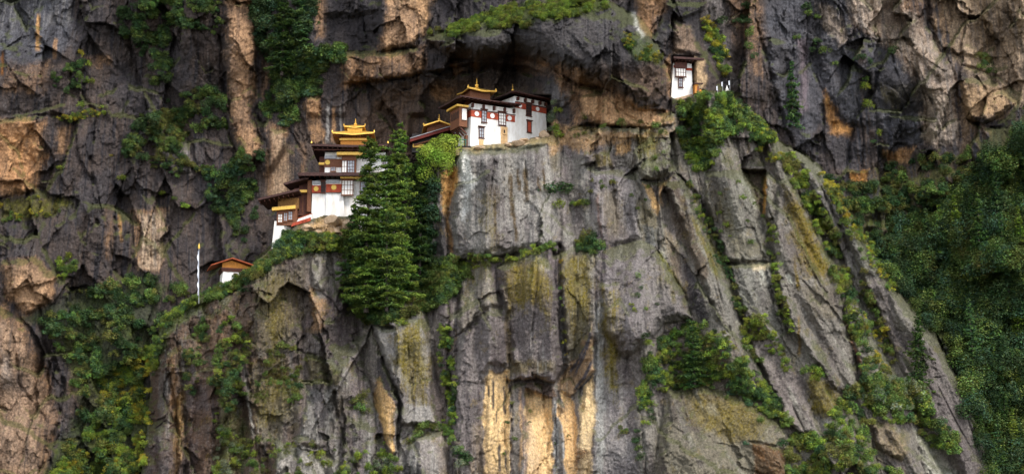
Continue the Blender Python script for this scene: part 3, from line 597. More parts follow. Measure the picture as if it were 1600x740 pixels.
P_([(1352,655),(1400,662),(1424,705),(1410,722),(1366,702)], (.25,.19,.13), .85, 4, 4, br=.3); P_([(1160,530),(1172,520),(1184,560),(1176,566)], (.26,.26,.26), .7, 3, 3)
P_([(1060,520),(1120,520),(1180,600),(1150,620),(1060,600)], (.17,.14,.09), .5, 6, 6, br=.4)
# ledges below the left temple
P_([(468,350),(505,338),(545,342),(560,350),(548,368),(490,368),(465,362)], (.5,.34,.2), .7, 4, 4, br=.2)
P_([(430,395),(470,365),(560,365),(560,395),(500,400),(440,410)], (.05,.065,.02), .65, 6, 6, br=.3)
P_([(243,525),(262,492),(318,458),(392,416),(410,405),(400,430),(330,475),(270,520),(250,570),(238,600)], (.045,.065,.018), .85, 5, 6)

OL=(.125,.098,.022)
for q_, a_ in (([(790,405),(850,402),(864,440),(858,520),(835,470),(800,500)],.75),([(878,398),(925,395),(924,500),(900,540),(884,470)],.7),([(618,512),(660,492),(674,560),(668,632),(640,630),(610,560)],.75),
    ([(936,440),(972,445),(970,540),(962,620),(942,600)],.8),([(1222,292),(1242,298),(1272,345),(1304,425),(1288,445),(1250,425),(1236,370)],.85),([(1040,610),(1150,606),(1215,660),(1190,690),(1080,670)],.3),
    ([(400,430),(470,420),(475,500),(440,545),(402,540)],.5),([(384,600),(440,560),(470,590),(450,660),(400,670)],.55),([(1262,575),(1330,625),(1310,655),(1262,650)],.8),([(1080,300),(1100,335),(1130,420),(1120,440),(1092,370)],.6),
    ([(990,212),(1028,206),(1040,240),(1000,262)],.65),([(748,300),(775,290),(782,390),(752,396)],.45),([(1018,420),(1035,400),(1062,450),(1050,470)],.6),([(715,430),(745,412),(768,420),(745,450)],.6),([(1100,285),(1140,300),(1150,380),(1120,360)],.35)):
    P_(q_, OL, a_ * .9, 10, 12, st=.5, br=.45)
P_([(1062,385),(1098,450),(1112,505),(1090,505),(1066,450)], (.035,.03,.036), .8, 4, 4)  # deep shadow of the left-facing slab face, painted darker again
P_([(1385,520),(1440,560),(1500,640),(1540,740),(1520,900),(1490,720),(1430,620)], (.12,.10,.108), .6, 8, 6)

P_([(1310,-60),(1400,-10),(1450,40),(1492,110),(1500,222),(1442,232),(1440,150),(1400,84),(1330,34)], (.44,.37,.31), .75, 7, 9, st=.35, br=.3)
P_([(1452,-60),(1640,-60),(1640,160),(1596,170),(1530,150),(1494,90)], (.40,.31,.23), .7, 8, 9, br=.45)
P_([(1500,130),(1560,128),(1592,160),(1556,182),(1510,180)], (.40,.28,.18), .7, 6, 6, br=.3)
P_([(1270,0),(1300,10),(1330,60),(1310,70),(1285,40)], (.40,.32,.25), .6, 5, 6, st=.4)
P_([(-60,195),(66,186),(70,240),(50,296),(-60,312)], (.42,.25,.15), .7, 6, 7, br=.45)
P_([(350,-40),(400,-40),(400,60),(392,180),(406,235),(384,250),(362,185),(354,60)], (.40,.26,.17), .6, 6, 7, br=.4)
P_([(606,-60),(678,-60),(664,50),(640,72),(596,80),(604,30)], (.40,.27,.18), .65, 5, 7, br=.4)
P_([(420,200),(446,204),(458,262),(444,325),(424,320)], (.39,.29,.21), .65, 5, 6, st=.5)
P_([(1085,92),(1101,94),(1104,125),(1096,140),(1085,140)], (.45,.33,.22), .85, 3, 3)
P_([(215,335),(262,330),(256,400),(248,428),(220,420)], (.42,.33,.25), .75, 4, 5, st=.7)
P_([(5,415),(50,408),(80,436),(74,466),(38,486),(14,462)], (.40,.27,.18), .6, 6, 7, br=.4)
P_([(-60,500),(20,500),(50,560),(80,640),(50,800),(-60,800)], (.39,.29,.22), .35, 8, 9, br=.6)
mixc(ALL, (~IN) * ss(.16, .40, n_str + .5 * n_str3) * .55, (.022,.020,.023))
mixc(ALL, IN * ss(.20, .42, n_str + .3 * n_mid + .2 * n_big) * .36, (.04,.034,.036))
mixc(ALL, IN * ss(.28, .5, n_str3 * .8 + .35 * n_str2) * .45, (.36,.345,.33))
mixc(ALL, IN * ss(.02, .36, fbm(S_ / 40, PY / 110, 191, 3) + .35 * n_mid + .25 * n_str) * .6, (.075,.060,.064))
mixc(ALL, (~IN) * ss(.0, .3, fbm(PX / 50, PY / 50, 192, 3) + .3 * n_mid) * .45, (.034,.030,.032))
RW = ss(1300, 1345, PX) * (~IN)
mixc(ALL, RW * ss(.04, .24, n_str + .4 * n_str2 + .3 * n_big) * .6, (.045,.045,.052))
mixc(ALL, ss(.30, .5, fbm(PX / 20, PY / 28, 163, 4) + .3 * n_fine) * .3 * IN, (.15,.105,.02))
paint([(718,234),(730,234),(735,262),(748,278),(738,300),(728,345),(718,345),(722,300),(716,262)], (.66,.65,.64), .75, 5, 5, br=.2, log=False)
for q_ in PLOG[:]:
    c_ = q_[1]
    if c_[0] > .38: paint(q_[0], c_, q_[2] * .66, q_[3] + 2, q_[4] + 2.5, q_[5], max(q_[6], .2), log=False)      # fresh rock scars stay clear of older stains
    elif c_ == OL: paint(q_[0], (.16,.125,.022), q_[2] * .75, q_[3], q_[4], .6, q_[6], log=False)
for x0, y0, y1, ww in ((770,590,642,3),(788,600,650,4),(791,585,600,3),(780,690,740,4),(775,640,660,3),(790,700,740,3),(763,600,620,3),(868,640,740,2.5)): streak([(x0,y0),(x0+1,y1)],ww,DARK,.85)
for x0, y0, y1, ww in ((797,268,345,6),(808,262,300,4),(820,262,318,7),(840,275,300,3),(803,330,380,5),(848,262,300,3)): streak([(x0,y0),(x0+2,(y0+y1)/2),(x0+4,y1)], ww, (.085,.06,.035), .7)
# joints hold dirt, moss and roots
mixc(ALL, np.clip(1 - e2 / .05, 0, 1) * .6 * rough * crm, DARK)
mixc(ALL, JL * .45, (.035,.030,.028))
# moss and grass settle where the rock faces up
gy2 = np.gradient(D, axis=0) / np.maximum(np.gradient(PY, axis=0), .5) * 10.0     # metres of depth per metre down
from_blur = gy2.copy()
for _ in range(3):
    from_blur[1:-1] = (from_blur[:-2] + from_blur[1:-1] * 2 + from_blur[2:]) / 4
    from_blur[:, 1:-1] = (from_blur[:, :-2] + from_blur[:, 1:-1] * 2 + from_blur[:, 2:]) / 4
UP = -from_blur
mixc(ALL, ss(.8, 1.5, UP + .8 * n_mid) * .5, (.06, .07, .018))
mixc(ALL, IN * ss(.18, .36, fbm(PX / 2.4, PY / 3.0, 181, 2) + .6 * n_mid) * .14, (.42,.40,.38))
C *= (1 + .30 * n_fine + .25 * fbm(PX / 7, PY / 9, 172, 3) + .18 * fbm(PX / 1.6, PY / 1.6, 171, 2))[..., None]
lum = (C @ A((.3,.55,.15)))[..., None]; C = lum + (C - lum) * 1.28
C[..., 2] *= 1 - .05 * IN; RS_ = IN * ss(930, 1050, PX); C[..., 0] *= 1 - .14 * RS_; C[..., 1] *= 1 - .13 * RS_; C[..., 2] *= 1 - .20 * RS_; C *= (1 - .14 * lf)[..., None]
C = np.clip(C, .008, .8)
# ledges cut for the buildings
def pad(pts, v, fe=6, only=None, mx=False):
    sl = box_of(pts, 16); m = ss(-fe, fe, sd(pts, PX[sl], PY[sl]))
    if only is not None: m = m * only[sl]
    tgt = np.maximum(D[sl], v) if mx else v
    D[sl] = D[sl] * (1 - m) + tgt * m
pad([(712,228),(735,230),(800,232),(858,224),(862,230),(800,240),(712,238)], 1.8, 7, IN)
pad([(700,228),(735,231),(790,232),(800,150),(860,150),(862,210),(700,226)], 16, 3, ~IN, True)
pad([(462,345),(500,336),(562,338),(562,352),(500,352),(462,360)], 5.4, 5, IN)
pad([(400,300),(480,180),(620,180),(640,330),(560,336),(505,336),(470,346),(426,386)], 18, 6, ~IN, True)
pad([(640,180),(716,180),(716,236),(640,236)], 20, 6, ~IN, True)
pad([(1050,88),(1083,88),(1083,150),(1058,158),(1051,156)], 9, 1.5, None, True)
pad([(1086,92),(1101,94),(1105,125),(1098,142),(1086,142)], 5.5, 3)
pad([(1046,150),(1062,156),(1090,146),(1092,165),(1050,175)], 5.0, 3)
pad([(330,398),(392,398),(392,445),(345,452)], 12, 3, ~IN, True)
pad([(338,452),(392,424),(396,440),(345,466)], 1.2, 4, IN)
pad([(300,468),(320,460),(322,474),(302,480)], 1.0, 3, IN)

# ------------------------------------------------------------------ rock material
def rock_material():
    m = bpy.data.materials.new('weathered_rock'); m.use_nodes = True; nt = m.node_tree; N = nt.nodes; L = nt.links
    b = N['Principled BSDF']; b.inputs['Roughness'].default_value = .82; b.inputs['Specular IOR Level'].default_value = .28
    at_ = N.new('ShaderNodeAttribute'); at_.attribute_name = 'tint'
    g = N.new('ShaderNodeNewGeometry')
    mp = N.new('ShaderNodeMapping'); mp.inputs['Scale'].default_value = (1, 1, .8); L.new(g.outputs['Position'], mp.inputs[0])
    n1 = N.new('ShaderNodeTexNoise'); n1.inputs['Scale'].default_value = 3.2; n1.inputs['Detail'].default_value = 5; n1.inputs['Roughness'].default_value = .68; L.new(mp.outputs[0], n1.inputs[0])
    r = N.new('ShaderNodeMapRange'); r.inputs[1].default_value = .28; r.inputs[2].default_value = .72; r.inputs[3].default_value = .5; r.inputs[4].default_value = 1.5; L.new(n1.outputs[0], r.inputs[0])
    mp3 = N.new('ShaderNodeMapping'); mp3.inputs['Scale'].default_value = (1, .4, .09); L.new(g.outputs['Position'], mp3.inputs[0])
    n3 = N.new('ShaderNodeTexNoise'); n3.inputs['Scale'].default_value = 2.6; n3.inputs['Detail'].default_value = 3; L.new(mp3.outputs[0], n3.inputs[0])
    r3 = N.new('ShaderNodeMapRange'); r3.inputs[1].default_value = .32; r3.inputs[2].default_value = .66; r3.inputs[3].default_value = 1.10; r3.inputs[4].default_value = .88; L.new(n3.outputs[0], r3.inputs[0])
    mm = N.new('ShaderNodeMath'); mm.operation = 'MULTIPLY'; L.new(r.outputs[0], mm.inputs[0]); L.new(r3.outputs[0], mm.inputs[1]); r = mm
    mx = N.new('ShaderNodeVectorMath'); mx.operation = 'SCALE'; L.new(at_.outputs['Color'], mx.inputs[0]); L.new(r.outputs[0], mx.inputs['Scale'])
    L.new(mx.outputs[0], b.inputs['Base Color'])
    n2 = N.new('ShaderNodeTexNoise'); n2.inputs['Scale'].default_value = 1.6; n2.inputs['Detail'].default_value = 7; n2.inputs['Roughness'].default_value = .66; L.new(mp.outputs[0], n2.inputs[0])
    bp = N.new('ShaderNodeBump'); bp.inputs['Strength'].default_value = 1.0; bp.inputs['Distance'].default_value = .55; L.new(n2.outputs[0], bp.inputs['Height'])
    L.new(bp.outputs[0], b.inputs['Normal'])
    return m
ROCK = rock_material()
X3, Y3, Z3 = at_np(PX, PY, D)
NX = len(gx); NY = len(gy)
vid = np.arange(NX * NY).reshape(NY, NX)
quad = np.stack([vid[1:, :-1], vid[1:, 1:], vid[:-1, 1:], vid[:-1, :-1]], -1)
qin = IN[1:, :-1] | IN[:-1, 1:]
qpx = (PX[1:, :-1] + PX[:-1, 1:]) / 2; qpy = (PY[1:, :-1] + PY[:-1, 1:]) / 2
RS = inside([(1345,345),(1400,300),(1470,260),(1520,250),(1590,195),(2000,60),(2000,1200),(1400,1200)], qpx, qpy) & ~qin
LS = inside([(30,500),(120,450),(235,425),(300,450),(300,1200),(60,1200),(60,740),(120,640),(100,560),(85,520)], qpx, qpy) & ~qin
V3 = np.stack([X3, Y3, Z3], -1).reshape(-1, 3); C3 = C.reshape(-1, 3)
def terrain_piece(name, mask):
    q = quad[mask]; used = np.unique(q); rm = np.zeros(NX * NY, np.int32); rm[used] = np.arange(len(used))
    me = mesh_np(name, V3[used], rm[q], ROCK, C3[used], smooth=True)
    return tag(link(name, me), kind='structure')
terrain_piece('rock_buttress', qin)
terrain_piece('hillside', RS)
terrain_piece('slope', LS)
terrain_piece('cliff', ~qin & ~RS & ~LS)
DM = D.copy()                      # outer edge of the rock near each point: where plants root
for _k in range(3):
    q_ = DM.copy(); q_[1:] = np.minimum(q_[1:], DM[:-1]); q_[:-1] = np.minimum(q_[:-1], DM[1:]); q2_ = q_.copy()
    q2_[:, 1:] = np.minimum(q2_[:, 1:], q_[:, :-1]); q2_[:, :-1] = np.minimum(q2_[:, :-1], q_[:, 1:]); DM = q2_
def depth_at(x, y):
    """bilinear terrain depth"""
    x = np.asarray(x, np.float32); y = np.asarray(y, np.float32)
    i = np.clip(np.searchsorted(gx, x) - 1, 0, NX - 2); j = np.clip(np.searchsorted(gy, y) - 1, 0, NY - 2)
    u = (x - gx[i]) / (gx[i + 1] - gx[i]); v = (y - gy[j]) / (gy[j + 1] - gy[j])
    return DM[j, i]

# ================================================================== plants
def leaf_material(name, hue=0.5, sat=1.0, val=1.0):
    m = bpy.data.materials.new(name); m.use_nodes = True; nt = m.node_tree; N = nt.nodes; L = nt.links
    b = N['Principled BSDF']; b.inputs['Roughness'].default_value = .55; b.inputs['Specular IOR Level'].default_value = .15
    a = N.new('ShaderNodeAttribute'); a.attribute_name = 'tint'
    oi = N.new('ShaderNodeObjectInfo')
    r = N.new('ShaderNodeMapRange'); r.inputs[3].default_value = .75; r.inputs[4].default_value = 1.3; L.new(oi.outputs['Random'], r.inputs[0])
    g = N.new('ShaderNodeNewGeometry'); n1 = N.new('ShaderNodeTexNoise'); n1.inputs['Scale'].default_value = .35; n1.inputs['Detail'].default_value = 2; L.new(g.outputs['Position'], n1.inputs[0])
    r2 = N.new('ShaderNodeMapRange'); r2.inputs[1].default_value = .3; r2.inputs[2].default_value = .7; r2.inputs[3].default_value = .47; r2.inputs[4].default_value = .53; L.new(n1.outputs[0], r2.inputs[0])
    h = N.new('ShaderNodeHueSaturation'); L.new(a.outputs['Color'], h.inputs['Color']); L.new(r.outputs[0], h.inputs['Value']); L.new(r2.outputs[0], h.inputs['Hue'])
    L.new(h.outputs[0], b.inputs['Base Color'])
    t = N.new('ShaderNodeBsdfTranslucent'); L.new(h.outputs[0], t.inputs[0])
    mx = N.new('ShaderNodeMixShader'); mx.inputs[0].default_value = .25; L.new(b.outputs[0], mx.inputs[1]); L.new(t.outputs[0], mx.inputs[2])
    L.new(mx.outputs[0], N['Material Output'].inputs[0])
    return m
LEAF = leaf_material('green_leaves')
def bark_material():
    m = bpy.data.materials.new('bark'); m.use_nodes = True; nt = m.node_tree; N = nt.nodes; L = nt.links
    b = N['Principled BSDF']; b.inputs['Roughness'].default_value = .9
    n = N.new('ShaderNodeTexNoise'); n.inputs['Scale'].default_value = 6; c = N.new('ShaderNodeValToRGB')
    c.color_ramp.elements[0].color = (.03, .022, .017, 1); c.color_ramp.elements[1].color = (.10, .08, .065, 1)
    L.new(n.outputs[0], c.inputs[0]); L.new(c.outputs[0], b.inputs['Base Color']); return m
BARK = bark_material()
def leaf_quads(P, Nrm, ln, wd, tint, r):
    """P (n,3) centres, Nrm rough normals, ln/wd sizes -> diamond leaf sprays"""
    n = len(P)
    Nn = Nrm + r.normal(0, .45, (n, 3)); Nn /= np.linalg.norm(Nn, axis=1, keepdims=True) + 1e-6
    t = r.normal(0, 1, (n, 3)); t -= (t * Nn).sum(1, keepdims=True) * Nn; t /= np.linalg.norm(t, axis=1, keepdims=True) + 1e-6
    b = np.cross(Nn, t)
    ln = np.asarray(ln).reshape(-1, 1) * np.ones((n, 1)); wd = np.asarray(wd).reshape(-1, 1) * np.ones((n, 1))
    V = np.stack([P - t * ln, P + b * wd - Nn * wd * .25, P + t * ln, P - b * wd - Nn * wd * .25], 1).reshape(-1, 3)
    F = np.arange(n * 4).reshape(n, 4)
    return V, F, np.repeat(tint, 4, axis=0)
TONES = {'pine': (.115,.195,.052), 'green': (.108,.172,.038), 'bright': (.19,.265,.036), 'yellow': (.30,.28,.03), 'dark': (.046,.088,.030), 'blue': (.064,.130,.060), 'olive': (.125,.140,.034), 'grey': (.15,.19,.10), 'brown': (.12,.08,.035)}
FT = {'f_dark': 'dark', 'f_blue': 'blue', 'f_green': 'green', 'f_olive': 'olive'}
def bush_geo(seed, n=260, leaf=.15, tone='green', flat=.8, lobes=9, loose=.12, dim=1.0):
    """unit bush, radius about 1, sitting on z=0; returns V,F,T"""
    r = np.random.default_rng(seed)
    th = r.uniform(0, 2 * math.pi, lobes); ph = r.uniform(0, 1, lobes) ** .7
    rad = r.uniform(.35, .75, lobes)
    cx = np.stack([np.cos(th) * rad * np.sqrt(1 - ph * .6), np.sin(th) * rad * .9 * np.sqrt(1 - ph * .6), ph * flat], 1)
    cr = r.uniform(.24, .46, lobes)
    k = r.integers(0, lobes, n)
    dv = r.normal(0, 1, (n, 3)); dv[:, 2] += .35; dv /= np.linalg.norm(dv, axis=1, keepdims=True)
    rr = cr[k][:, None] * (1 - r.uniform(0, 1, (n, 1)) ** 2.2 * .45 + r.normal(0, loose, (n, 1)))
    P = cx[k] + dv * rr; P[:, 2] = np.abs(P[:, 2] + .05)
    base = np.array(TONES[tone]) * dim; lt = r.uniform(.7, 1.4, lobes)[k][:, None] * r.uniform(.74, 1.34, (n, 1))
    T = base * lt; T[:, 0] *= r.uniform(.8, 1.35, n); T[:, 2] *= r.uniform(.7, 1.5, n)
    V, F, T = leaf_quads(P, dv + np.array([0, 0, .8]), leaf * r.uniform(.6, 1.3, n), leaf * .5 * r.uniform(.6, 1.3, n), T, r)
    return V.astype(np.float32), F, T.astype(np.float32)
BUSH = {}
for i_, (tn_, nl_, lf_) in enumerate([('green',430,.105),('bright',430,.10),('dark',430,.105),('olive',400,.10),('blue',430,.105),('yellow',360,.09),('grey',420,.095),('brown',420,.08)]):
    BUSH[tn_] = [bush_geo(100 + i_ * 10 + q, nl_, lf_, tn_, flat=.55 + .15 * q) for q in range(4)]
for i_, (tn_, b_) in enumerate([('f_dark','dark'),('f_blue','blue'),('f_green','green'),('f_olive','olive')]):
    BUSH[tn_] = [bush_geo(300 + i_ * 10 + q, 900, .066, b_, dim=.85, flat=.8 + .2 * q, lobes=16) for q in range(4)]
BUSHME = {k: [mesh_np('shrub', *[g_ if j else g_ for j, g_ in enumerate(g[:2])], LEAF, g[2]) for g in v] for k, v in BUSH.items() if k[1] != '_'}
def p3(x, y, dz=0):
    d_ = depth_at(x, y); X, Y, Z = at_np(x, y, d_); return np.array([X, Y, Z])
def sample_poly(pts, n, r):
    a = np.array(pts, float); out = []
    while sum(len(o) for o in out) < n:
        q = r.uniform([a[:, 0].min(), a[:, 1].min()], [a[:, 0].max(), a[:, 1].max()], (n * 2, 2))
        out.append(q[inside(pts, q[:, 0], q[:, 1])])
    return np.concatenate(out)[:n]
def thicket(name, label, polys, seed, kind='stuff', cat='shrubs'):
    """polys: (pts, count, rmin, rmax, tones, clumping)"""
    r = np.random.default_rng(seed); VV = []; FF = []; TT = []; off = 0
    for pts, n, r0, r1, tones, cl in polys:
        n = int(n * 1.7); r0 *= 1.15; r1 *= 1.15
        q = sample_poly(pts, int(n * 1.7), r)
        keep = fbm(q[:, 0] / 22, q[:, 1] / 22, seed, 3) > (cl - .5) * .6 if cl else np.ones(len(q), bool)
        q = q[keep][:n]
        q = q[np.argsort(q[:, 1])]
        d_ = depth_at(q[:, 0], q[:, 1]); X, Y, Z = at_np(q[:, 0], q[:, 1], d_)
        tsel = np.clip((fbm(q[:, 0] / 30, q[:, 1] / 30, seed + 5, 2) + .5 + r.normal(0, .22, len(q))) * len(tones), 0, len(tones) - 1).astype(int)
        for i in range(len(q)):
            t = tones[tsel[i]]
            V, F, T = BUSH[t][r.integers(0, 4)]
            s = r.uniform(r0, r1); a = r.uniform(0, 6.28); c_, s_ = math.cos(a), math.sin(a)
            sc3 = np.array([s * r.uniform(.85, 1.25), s, s * r.uniform(.8, 1.2)])
            W = V * sc3; W = np.stack([W[:, 0] * c_ - W[:, 1] * s_, W[:, 0] * s_ + W[:, 1] * c_, W[:, 2]], 1)
            VV.append(W + np.array([X[i], Y[i] - s * .1, Z[i] - s * .45])); FF.append(F + off); TT.append(T * r.uniform(.6, 1.45)); off += len(V)
    me = mesh_np(name, np.concatenate(VV), np.concatenate(FF), LEAF, np.concatenate(TT))
    o = link(name, me); tag(o, label, cat, kind=kind); return o

G4 = ['dark','green','olive','green','bright']; DK = ['dark','blue','dark','green']; YB = ['green','bright','yellow','bright']; LT = ['green','bright','blue','green']
thicket('hillside_forest', 'dark green wooded mountainside falling away on the right of the cliff', [
    ([(1360,400),(1420,345),(1500,292),(1560,238),(1600,198),(1800,110),(1800,880),(1570,880),(1500,594),(1432,487),(1385,425)], 1050, 1.2, 2.6, ['f_dark','f_dark','f_blue','f_green','f_dark','f_green'], .2),
    ([(1380,390),(1470,330),(1560,260),(1600,220),(1600,400),(1500,460),(1440,470)], 240, 1.0, 2.1, ['f_green','f_blue','f_green','f_olive'], .5)], 301, cat='forest')
thicket('gully_scrub', 'patchy bushes among brown rocks between the streaked wall and the wooded mountainside', [
    ([(1290,270),(1340,290),(1400,255),(1500,235),(1560,235),(1500,290),(1420,345),(1360,400),(1320,340)], 170, .5, 1.2, ['green','dark','olive','dark'], .45)], 311)
thicket('undergrowth', 'thick green scrub covering the steep slope left of the buttress', [
    ([(60,500),(120,455),(200,432),(250,430),(300,450),(262,480),(240,520),(236,600),(225,700),(215,860),(40,860),(90,740),(120,640),(105,560)], 520, .5, 1.3, ['dark','green','dark','olive'], .55),
    ([(110,700),(150,660),(235,640),(225,760),(60,780)], 260, .4, .9, YB, .35),
    ([(150,600),(236,540),(234,640),(180,660)], 110, .5, 1.0, ['bright','green','yellow'], .3)], 302)
thicket('cliff_scrub', 'scattered bushes clinging to the dark rock wall above the slope', [
    ([(185,0),(260,-10),(330,20),(320,50),(262,40),(268,130),(240,135),(215,70),(190,60)], 130, .5, 1.1, ['dark','green','dark'], .45),
    ([(85,110),(130,95),(140,130),(90,150),(78,140)], 26, .3, .8, ['dark','green'], .4),
    ([(85,185),(160,165),(165,178),(110,190)], 30, .25, .55, ['bright','yellow','green'], 0),
    ([(230,165),(345,130),(352,200),(300,205),(250,250),(190,245),(200,215)], 130, .5, 1.2, ['dark','green','dark','olive'], .35),
    ([(250,190),(280,180),(300,245),(320,270),(290,280),(240,270),(225,240)], 60, .4, .9, ['green','dark','olive'], .4),
    ([(320,260),(372,245),(392,300),(378,330),(330,330),(318,290)], 75, .5, 1.1, ['green','dark','blue'], .3),
    ([(0,312),(70,305),(100,330),(60,345),(0,345)], 40, .3, .7, ['olive','yellow','green'], .5),
    ([(250,0),(345,0),(345,60),(290,45)], 40, .4, 1.0, ['dark','green'], .5),
    ([(360,230),(410,235),(400,340),(378,380),(350,330)], 60, .5, 1.1, ['dark','green'], .4),
    ([(90,400),(120,390),(120,430),(92,435)], 16, .4, .8, ['green','bright'], 0)], 303)
thicket('hanging_thicket', 'dense green bushes in the gully of the rock wall behind the lower temple', [
    ([(415,150),(430,110),(470,80),(540,68),(535,95),(510,100),(500,150),(470,150),(462,195),(420,200),(408,175)], 210, .5, 1.2, ['green','dark','green','blue'], .25),
    ([(395,0),(500,-10),(480,50),(470,90),(420,110),(400,60)], 90, .8, 1.5, ['dark','dark','blue'], .2)], 304)
thicket('ridge_scrub', 'green bushes spilling over the ledge below the small right tower', [
    ([(1062,165),(1100,146),(1140,148),(1180,182),(1212,218),(1190,225),(1150,205),(1130,220),(1110,262),(1090,270),(1074,240),(1060,210)], 260, .45, 1.1, ['green','bright','dark','green'], .28),
    ([(1095,30),(1110,25),(1130,60),(1142,110),(1130,120),(1108,70)], 70, .35, .8, ['green','bright','yellow','dark'], .2),
    ([(1180,178),(1215,222),(1225,250),(1195,262),(1180,225)], 40, .3, .7, ['olive','yellow','green'], .4),
    ([(1220,238),(1240,240),(1280,330),(1296,360),(1280,365),(1250,300),(1225,262)], 75, .35, .8, ['green','bright','olive'], .3),
    ([(1278,262),(1305,285),(1330,345),(1310,330),(1290,290)], 40, .3, .7, ['yellow','olive','green'], .3)], 305)
thicket('joint_scrub', 'grass and low bushes filling the long joints of the right slabs', [
    ([(1225,245),(1245,242),(1292,330),(1330,440),(1352,520),(1385,600),(1355,600),(1320,500),(1285,370),(1255,310)], 150, .35, .8, ['green','bright','olive','dark'], .5),
    ([(1285,268),(1310,290),(1345,350),(1375,400),(1405,452),(1390,455),(1350,400),(1318,350),(1295,310)], 110, .22, .5, ['yellow','olive','bright','green'], .35),
    ([(1200,340),(1212,345),(1222,440),(1240,520),(1226,520),(1208,440)], 45, .25, .55, ['green','olive','bright'], .35),
    ([(1066,278),(1076,280),(1118,360),(1150,440),(1164,500),(1154,502),(1135,440),(1100,360)], 50, .22, .5, ['green','olive','dark'], .35),
    ([(1150,500),(1195,490),(1240,575),(1228,580),(1190,530),(1165,530)], 50, .3, .6, ['green','bright','olive'], .35),
    ([(1340,430),(1356,440),(1400,560),(1410,600),(1380,595),(1355,520)], 60, .3, .7, ['olive','green','yellow'], .4),
    ([(700,400),(740,396),(800,400),(860,372),(874,392),(800,406),(720,424)], 48, .25, .6, ['green','bright','olive'], .35),
    ([(686,500),(700,500),(712,600),(706,700),(694,690),(690,580)], 60, .3, .7, ['green','bright','dark'], .4),
    ([(900,372),(935,366),(936,392),(905,396)], 30, .35, .7, ['dark','green','olive'], .2)], 312)
thicket('flank_scrub', 'bushes and creepers scattered down the brown left flank of the buttress', [
    ([(345,500),(390,520),(380,620),(345,660),(330,600)], 90, .35, .85, ['green','olive','dark','bright'], .5),
    ([(335,640),(400,690),(400,860),(330,860)], 110, .35, .9, ['green','bright','olive','grey'], .5),
    ([(390,540),(480,560),(470,620),(400,640)], 50, .3, .7, ['olive','green'], .6),
    ([(290,510),(330,490),(320,600),(285,600)], 50, .35, .75, ['green','dark','olive'], .5),
    ([(400,680),(540,700),(560,860),(400,860)], 70, .3, .7, ['green','olive','bright'], .6)], 313)
thicket('overhang_turf', 'yellow green turf on top of the dark overhanging boulder', [
    ([(665,50),(720,34),(780,12),(870,-4),(945,-2),(952,14),(890,26),(815,44),(760,42),(700,58)], 520, .3, .75, ['olive','bright','green','bright'], .4),
    ([(962,48),(1000,56),(1036,88),(1030,100),(1000,94),(980,78)], 90, .2, .5, ['olive','yellow','green'], .4)], 306, cat='turf')
thicket('terrace_scrub', 'green shrubs and creepers along the crest running down from the lower temple', [
    ([(395,418),(428,390),(447,366),(480,362),(520,370),(560,380),(560,395),(500,392),(445,402),(405,430),(345,464),(300,478),(268,500),(250,540),(240,590),(236,575),(243,520),(262,490),(300,466),(345,446)], 420, .3, .85, ['green','bright','dark','green','olive'], .2),
    ([(430,385),(450,362),(472,372),(470,398),(430,402)], 60, .4, .9, ['blue','green','dark'], 0),
    ([(490,366),(550,360),(548,374),(495,378)], 45, .3, .6, ['yellow','bright','olive'], .2)], 307)
thicket('gully_thicket', 'dense bushes around the feet of the tall pines', [
    ([(545,480),(560,430),(600,430),(650,420),(700,402),(722,408),(736,430),(700,470),(650,490),(600,505),(565,500)], 260, .5, 1.15, ['dark','green','green','olive'], .1),
    ([(640,250),(682,282),(678,400),(640,420)], 90, .7, 1.5, DK, 0),
    ([(640,420),(700,402),(728,412),(715,450),(660,455)], 70, .4, .9, ['bright','green','green'], 0)], 308)
thicket('shelf_scrub', 'mass of bushes on the shelf around the small dark pine', [
    ([(1008,570),(1035,525),(1080,500),(1130,515),(1165,560),(1150,575),(1110,600),(1060,605),(1020,615),(1003,640),(1000,600)], 190, .4, 1.0, ['green','bright','dark','olive'], .25),
    ([(1125,555),(1165,560),(1200,600),(1238,660),(1225,665),(1190,640),(1160,622),(1140,600)], 110, .35, .85, ['bright','green','dark','green'], .1)], 309)
thicket('lower_thicket', 'broad bank of green bushes at the foot of the right slabs', [
    ([(1210,690),(1250,675),(1290,690),(1300,640),(1330,600),(1360,590),(1440,600),(1470,640),(1500,700),(1480,720),(1420,660),(1350,660),(1370,720),(1440,760),(1470,860),(1240,860),(1230,720)], 520, .5, 1.15, ['green','bright','green','dark','olive'], .15),
    ([(1345,600),(1400,588),(1440,602),(1460,650),(1420,640),(1350,625)], 90, .5, 1.1, ['olive','grey','green'], 0),
    ([(400,860),(560,700),(600,690),(640,740),(640,860)], 120, .35, .8, ['green','bright','grey'], .35)], 310)

